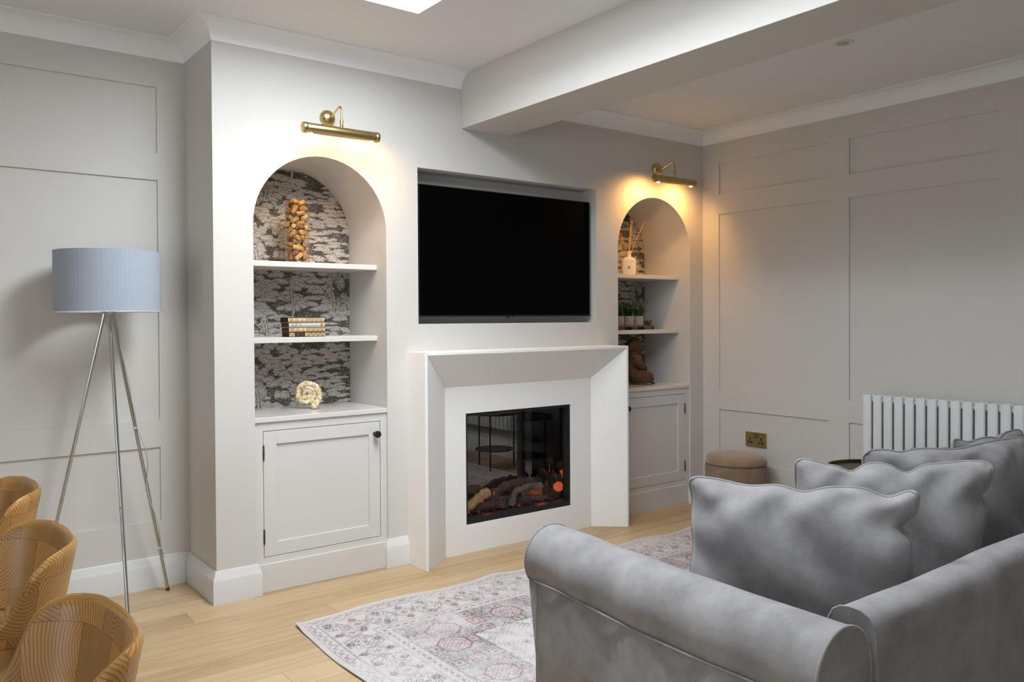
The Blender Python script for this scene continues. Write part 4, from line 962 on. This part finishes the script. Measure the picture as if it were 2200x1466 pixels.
# ------------------------------------------------------------------ sofa
SAX, SAR = .3325, .0865
def sofa():
    t = thing('sofa', (1.35, -2.2, 0), 'grey woven fabric sofa with rolled arms, seen from behind', 'sofa')
    x_r = 2.36
    def arm(xc, outer, flip):
        r, zc = SAR, .5565; y0, y1 = -2.692, -1.845
        splay = lambda y: flip*.060*(-1.845-y)/.847
        b = MB(); prof = []
        zs = [.006, .12, .26, .40, .50]; xo = -r+.002
        sec = [(xc-flip*(r-.004), z) for z in zs]+[(xc-flip*(r-.006), .515)]
        pr = [(xc-flip*(r-.004), .006), (xc-flip*(r-.004), .30), (xc-flip*(r-.004), .505)]
        pr += [(xc-flip*r*math.cos(a)*1.02, zc+r*math.sin(a)) for a in [-.50+(PI+.50)*k/22 for k in range(23)]]
        pr += [(xc+flip*r*1.0, .50), (xc+flip*r*1.0, .30), (xc+flip*r*1.0, .006)]
        n = len(pr); ny = 34; vs = []; uvs = []; al_ = [0]
        for i in range(1, n): al_.append(al_[-1]+math.hypot(pr[i][0]-pr[i-1][0], pr[i][1]-pr[i-1][1]))
        for j in range(ny+1):
            q = j/ny; y = y0+(y1-y0)*q
            for i, (x, z) in enumerate(pr):
                top = 3 <= i <= 25; yy = y
                if top and q > .8: yy = y+.040*((q-.8)/.2)**1.2
                wv = .0022*math.sin(9*yy*3.1+z*14)*(1 if top else 1.6)+(.002*math.sin(31*yy+2*z) if top else .0035*math.sin(17*yy+5*z)*min(1, (.5-z)*4) if z < .5 else 0)
                sag = -.005*math.sin(PI*q) if top else 0
                vs.append((x-flip*wv-splay(yy), yy, z+sag)); uvs.append((yy, al_[i]))
        fs = [(j*n+i, j*n+(i+1) % n, (j+1)*n+(i+1) % n, (j+1)*n+i) for j in range(ny) for i in range(n)]
        fs += [tuple(range(n))[::-1], tuple(ny*n+i for i in range(n))]
        b.add(vs, fs[:-2], uvs); b.add(vs[:n], [tuple(range(n))[::-1]], [(p[0], p[2]) for p in vs[:n]]); b.add(vs[-n:], [tuple(range(n))], [(p[0], p[2]) for p in vs[-n:]]); a = b.build('arm', m_sofa, t, smooth=50)
        for yy, ex in ((y0-.001, 0), (y1+.001, .040)):
            MB().tube([(x-splay(yy), yy+(ex if 3 <= i <= 25 else 0), z) for i, (x, z) in enumerate(pr)], .0036, 7).build('piping', m_pipe, a, smooth=60)
        MB().tube([(xc-splay(y)-flip*(r-.0010+.0008*math.sin(y*23)), y, .512+.004*math.sin(y*9)) for y in np.linspace(y0, y1+.005, 40)], .0024, 6).build('seam', m_sofa, a, smooth=60)
        return a
    arm(SAX, 0, 1); arm(x_r-SAR, 0, -1)
    # backrest: rounded top, seamed end panels
    bx0, bx1 = .362, x_r-.03; pr = [(-2.600, .03), (-2.598, .30), (-2.600, .56), (-2.606, .615), (-2.617, .636), (-2.632, .6455), (-2.652, .6485), (-2.674, .6465), (-2.690, .638), (-2.700, .622), (-2.7035, .595), (-2.704, .40), (-2.703, .20), (-2.700, .012)]
    n = len(pr); nx = 70; vs = []; uvs = []; al_ = [0]
    for i in range(1, n): al_.append(al_[-1]+math.hypot(pr[i][0]-pr[i-1][0], pr[i][1]-pr[i-1][1]))
    for j in range(nx+1):
        q = j/nx; x = bx0+(bx1-bx0)*q
        for i, (y, z) in enumerate(pr):
            k = .004*math.sin(11*x+4*z)+.003*math.sin(27*x-9*z)
            vs.append((x, y+(k if i > 9 else .3*k), z+(.0035*math.sin(7*x+.6) if 3 <= i <= 8 else 0))); uvs.append((x, al_[i]))
    b = MB().add(vs, [(j*n+i, j*n+(i+1) % n, (j+1)*n+(i+1) % n, (j+1)*n+i) for j in range(nx) for i in range(n)], uvs)
    for q in (vs[:n], vs[-n:]): b.add(q, [tuple(range(n))], [(p[1], p[2]) for p in q])
    a = b.build('backrest', m_sofad, t, smooth=50)
    for x in (bx0, bx1): MB().tube([(x, y, z) for y, z in pr], .0026, 6).build('seam', m_pipe, a, smooth=60)
    MB().box(SAX+SAR-.005, x_r-2*SAR+.005, -2.60, -1.86, .05, .30).build('seat_base', m_sofa, t, bevel=.02, seg=3, smooth=50)
    w = (x_r-2*SAR-(SAX+SAR))/3
    for k in range(3):
        x0 = SAX+SAR+w*k; MB().box(x0+.004, x0+w-.004, -2.592, -1.80, .302, .425).build('seat_cushion', m_sofa, t, bevel=.045, seg=5, smooth=60)
    for x in (SAX, x_r-SAR):
        for y in (-2.60, -1.90): MB().lathe([(.018, 0.006), (.022, .05)], (x, y, 0), 14).build('foot', m_black, t, smooth=40)
sofa()
def cushion(name, TL, TR, BR, BL, T, label, cat='cushion', mat=None, seed=0, group=None, pinch=.05, waves=(), ear=0):
    """knife-edge feather cushion spanning four corner points"""
    P = [Vector(p) for p in (TL, TR, BR, BL)]; c = (P[0]+P[1]+P[2]+P[3])/4; rr = random.Random(seed)
    nrm = ((P[1]-P[3]).cross(P[0]-P[2])).normalized()
    t = thing(name, tuple(c), label, cat, group); mat = mat or m_sofa
    ph = [rr.random()*6.28 for _ in range(8)]
    def edge_pt(u, v):
        x = u*(1-pinch*(1-v*v)*abs(u)**3) ; y = v*(1-pinch*(1-u*u)*abs(v)**3)
        k = max(abs(u), abs(v)); rc = .12
        au, av = abs(x), abs(y); lim = 1-rc
        if au > lim and av > lim:
            dx, dy = au-lim, av-lim; m = max(dx, dy); h = math.hypot(dx, dy)
            if h > 0: s = m/h; x = math.copysign(lim+dx*s, x); y = math.copysign(lim+dy*s, y)
        return x, y
    def base(u, v):
        x, y = edge_pt(u, v); a, b = (x+1)/2, (y+1)/2
        p = (P[3]*(1-a)+P[2]*a)*(1-b)+(P[0]*(1-a)+P[1]*a)*b
        wv = 0
        p = p-(P[1]-P[0])*(ear*math.exp(-((v-.52)/.11)**2)*max(0, u)**5+ear*.25*math.exp(-((v+.25)/.2)**2)*max(0, u)**5)+nrm*(ear*.45*math.exp(-((v-.95)/.3)**2)*max(0, u)**4)
        for (u0, wd, dp) in waves: wv += dp*math.exp(-((u-u0)/wd)**2)
        up = (P[0]-P[3]).normalized(); tt = max(0, v)**5
        p = p+up*(wv*tt)
        return p+nrm*(.008*math.sin(5*u+ph[0])*tt+.006*math.sin(9*v+ph[1])*abs(u)**5)
    def surf(u, v, s):
        e = max(0, (1-abs(u)**2.6))*max(0, (1-abs(v)**2.6)); hgt = T/2*e**.52
        cr = .010*math.sin(9*u+ph[2]+2.2*v)*math.exp(-((v-.55)/.35)**2)+.009*math.sin(13*u-3*v+ph[3])*math.exp(-((v-.8)/.22)**2)+.006*math.sin(8*v+4*u+ph[4])*math.exp(-((abs(u)-.8)/.2)**2)+.006*math.sin(6*u+5*v+ph[5])
        hgt += cr*min(1, e*3)*s
        low = -.25*v; hgt *= (1+low*.25)
        return base(u, v)+nrm*(s*hgt)
    f = lambda q: math.sin((q-.5)*PI)*.5+.5
    b = MB()
    NU, NV = 56, 40
    lu, lv = (P[1]-P[0]).length, (P[0]-P[3]).length
    for s in (1, -1):
        k0 = len(b.f); b.grid(lambda a, c_: surf(2*f(a)-1, 2*f(c_)-1, s), NU, NV, uv=True)
        for fi in range(k0, len(b.f)): b.uv[fi] = [(f(q[0])*lu, f(q[1])*lv) for q in b.uv[fi]]
    o = b.build('cover', mat, t, smooth=80, norm=False)
    bm = bmesh.new(); bm.from_mesh(o.data); bmesh.ops.remove_doubles(bm, verts=bm.verts, dist=.0006); bmesh.ops.recalc_face_normals(bm, faces=bm.faces); bm.to_mesh(o.data); bm.free()
    rim = []; K = 44
    for k in range(K): rim.append(base(-1+2*k/K, 1))
    for k in range(K): rim.append(base(1, 1-2*k/K))
    for k in range(K): rim.append(base(1-2*k/K, -1))
    for k in range(K): rim.append(base(-1, -1+2*k/K))
    MB().tube(rim, .0046, 7, closed=True).build('piping', m_pipe if mat is m_sofa else mat, t, smooth=60); return t
G = 'loose grey sofa cushions'
cushion('sofa_cushion', (.593, -2.065, .782), (.820, -2.560, .800), (.770, -2.575, .430), (.585, -2.06, .435), .17, 'nearest plump grey cushion, standing by the sofa arm, upper corner folded', seed=1, group=G, ear=.055, waves=((-.45, .22, -.012), (.05, .15, -.016), (.75, .14, -.022)))
cushion('sofa_cushion', (.972, -2.127, .796), (1.300, -2.520, .800), (1.215, -2.535, .432), (.955, -2.115, .435), .17, 'grey piped cushion standing second from the near sofa arm', seed=2, group=G, ear=.03, waves=((-.62, .16, -.012), (-.40, .12, -.026), (.15, .13, -.026), (.75, .2, .006)))
cushion('sofa_cushion', (1.235, -2.185, .797), (1.830, -2.405, .809), (1.79, -2.42, .432), (1.23, -2.17, .435), .17, 'widest grey piped cushion, third from the near sofa arm', seed=3, group=G, ear=.02, waves=((-.55, .12, -.010), (.1, .3, -.010)))
cushion('sofa_cushion', (1.690, -2.235, .792), (2.12, -2.28, .796), (2.12, -2.28, .432), (1.69, -2.225, .435), .15, 'farthest grey cushion, just showing over the third one', seed=4, group=G, waves=((-.5, .2, -.012), (.3, .2, -.015)))
cushion('sofa_cushion', (1.775, -2.055, .733), (2.06, -2.13, .722), (2.06, -2.12, .432), (1.775, -2.045, .432), .12, 'dark brown velvet cushion peeping over the grey cushions', mat=m_brown, seed=5)

# ------------------------------------------------------------------ pouf, tray table
def pouf():
    cx, cy, H, R = 2.895, -.452, .392, .178
    t = thing('pouf', (cx, cy, 0), 'round taupe velvet pouf with pleated sides in the room corner', 'pouf')
    n = 288; b = MB(); prof = [(.955, .0), (.995, .012), (1.0, .10), (1.0, .22), (1.0, .30), (.992, .322), (.955, .336)]
    vs = []
    for r, z in prof:
        for i in range(n):
            a = 2*PI*i/n; k = 1+.011*math.cos(a*72)*(1 if .01 < z < .33 else .4); vs.append((cx+R*r*k*math.cos(a), cy+R*r*k*math.sin(a), z))
    fs = [(j*n+i, j*n+(i+1) % n, (j+1)*n+(i+1) % n, (j+1)*n+i) for j in range(len(prof)-1) for i in range(n)]+[tuple((len(prof)-1)*n+i for i in range(n)), tuple(range(n))[::-1]]
    b.add(vs, fs).build('pleated_body', m_vpleat, t, smooth=60)
    MB().lathe([(.90*R, .336), (.985*R, .340), (1.0*R, .352), (.995*R, .366), (.95*R, .380), (.80*R, .389), (.5*R, .393), (.15*R, .393), (.01*R, .3925)], (cx, cy, 0), 64).build('lid', m_velvet, t, smooth=60)
    MB().tube([(cx+R*.993*math.cos(2*PI*i/80), cy+R*.993*math.sin(2*PI*i/80), .339) for i in range(80)], .0022, 6, closed=True).build('seam', m_brown, t, smooth=60)
pouf()
TBL = (2.75, -1.385, .462, .215)
def tray_table():
    cx, cy, H, R = TBL
    t = thing('tray_table', (cx, cy, 0), 'dark brass round tray side table on slim black legs beyond the sofa', 'table')
    MB().lathe([(.01, H-.022), (R-.008, H-.022), (R-.002, H-.018), (R, H-.002), (R-.001, H), (R-.005, H-.001), (R-.0065, H-.014), (.01, H-.0155)], (cx, cy, 0), 64).build('tray', m_brassd, t, smooth=40)
    legs = [(cx+.165*math.cos(a), cy+.165*math.sin(a)) for a in (2.4, 2.4+2*PI/3, 2.4+4*PI/3)]
    for x, y in legs: MB().tube([(x, y, .0065), (x, y, H-.023)], .0065, 10).build('leg', m_black, t, smooth=40)
    MB().lathe([(.01, .150), (.150, .150), (.155, .155), (.155, .160), (.01, .160)], (cx, cy, 0), 48).build('lower_shelf', m_black, t, smooth=40)
    a = MB(); [a.tube([(cx+.15*math.cos(q), cy+.15*math.sin(q), .155), (cx+.165*math.cos(q), cy+.165*math.sin(q), .155)], .004, 6) for q in (2.4, 2.4+2*PI/3, 2.4+4*PI/3)]; a.build('shelf_tab', m_black, t)
tray_table()

# ------------------------------------------------------------------ tub dining chairs
def chair():
    t = thing('dining_chair', (0, 0, 0), 'x', 'chair', 'wooden tub dining chairs')
    hw, bx, rc = .212, .250, .135; path = []
    for k in range(14): path.append((-.16+(bx-rc+.16)*k/14, hw))
    for k in range(17): a = PI/2-PI/2*k/16; path.append((bx-rc+rc*math.cos(a), hw-rc+rc*math.sin(a)))
    for k in range(1, 10): path.append((bx+.006*math.sin(PI*k/10), hw-rc-2*(hw-rc)*k/10))
    half = path[:31]; path = path+[(x, -y) for x, y in half[::-1]]
    s = [0]
    for i in range(1, len(path)): s.append(s[-1]+math.hypot(path[i][0]-path[i-1][0], path[i][1]-path[i-1][1]))
    def top(x): return float(np.interp(x, [-.16, -.08, .02, .07, .10, .118, .135, .155, .18, .21, .25], [.505, .513, .525, .545, .570, .600, .635, .668, .688, .698, .702]))
    def bot(x): return float(np.interp(x, [-.16, -.05, .1, .25], [.487, .492, .495, .482]))
    n = len(path); NV = 26; vs = []; uvs = []
    for i in range(n):
        a = path[max(i-1, 0)]; b = path[min(i+1, n-1)]; d = Vector((b[0]-a[0], b[1]-a[1])).normalized(); nx, ny = -d.y, d.x    # outward
        x, y = path[i]; zt, zb = top(x), bot(x); th = .021*min(1, .5+(zt-zb)*4)
        for k in range(NV):
            q = k/NV; hgt = zt-zb
            if q < .42: f = q/.42; o = -th/2; z = zb+th*.4+(hgt-th*.9)*f
            elif q < .5: f = (q-.42)/.08; a_ = PI*f; o = -th/2*math.cos(a_); z = zt-th*.5+th*.5*math.sin(a_)
            elif q < .92: f = (q-.5)/.42; o = th/2; z = zt-th*.5-(hgt-th*.9)*f
            else: f = (q-.92)/.08; a_ = PI*f; o = th/2*math.cos(a_); z = zb+th*.4-th*.4*math.sin(a_)
            fl = (z-.702)*.20-max(0, .54-z)*.35
            vs.append((x+nx*(o+fl), y+ny*(o+fl), z)); uvs.append((s[i], .30+(z-.6) if q < .46 else .9+(z-.6)))
    fs = [(i*NV+k, i*NV+(k+1) % NV, (i+1)*NV+(k+1) % NV, (i+1)*NV+k) for i in range(n-1) for k in range(NV)]+[tuple(range(NV))[::-1], tuple((n-1)*NV+k for k in range(NV))]
    MB().add(vs, fs, uvs).build('tub_back', m_chair, t, smooth=50)
    def seat(u, v):
        a = 2*PI*u; k = 2/2.8; f, z = [(.0, .452), (.6, .452), (.93, .457), (.99, .452), (1, .443), (.99, .432), (.9, .428), (0, .428)][int(round(v*7))]
        return (.02+.215*f*math.copysign(abs(math.cos(a))**k, math.cos(a)), .205*f*math.copysign(abs(math.sin(a))**k, math.sin(a)), z)
    b = MB(); nu = 48; g = [[seat(i/nu, j/7) for i in range(nu)] for j in range(8)]
    for j in range(7):
        for i in range(nu):
            i2 = (i+1) % nu; q = [g[j][i], g[j][i2], g[j+1][i2], g[j+1][i]]; b.add(q, [(0, 1, 2, 3)], [(p[0], p[1]) for p in q])
    b.build('seat', m_chair, t, smooth=50)
    for sx in (-1, 1):
        for sy in (-1, 1): MB().tube([(.02+sx*.13, sy*.13, .43), (.02+sx*.205, sy*.195, .004)], [.019, .011], 14).build('leg', m_leg, t, smooth=50)
    for a in (-1, 0, 1): MB().tube([(.05+.155*math.cos(a*.9), .165*math.sin(a*.9), .445), (.055+.172*math.cos(a*.9), .180*math.sin(a*.9), .50)], .012, 12).build('back_support', m_leg, t, smooth=50)
    return t
ch = chair()
for i, (x, y, r, la) in enumerate(((-1.020, -1.990, .05, 'nearest wooden tub chair, cut by the lower edge of the photo'), (-1.005, -1.300, .06, 'middle one of the three wooden tub chairs'), (-.985, -.585, .05, 'wooden tub chair farthest back, nearest the floor lamp'))):
    o = ch if i == 0 else copy_tree(ch); o.location = (x, y, 0); o.rotation_euler.z = r; o['label'] = la
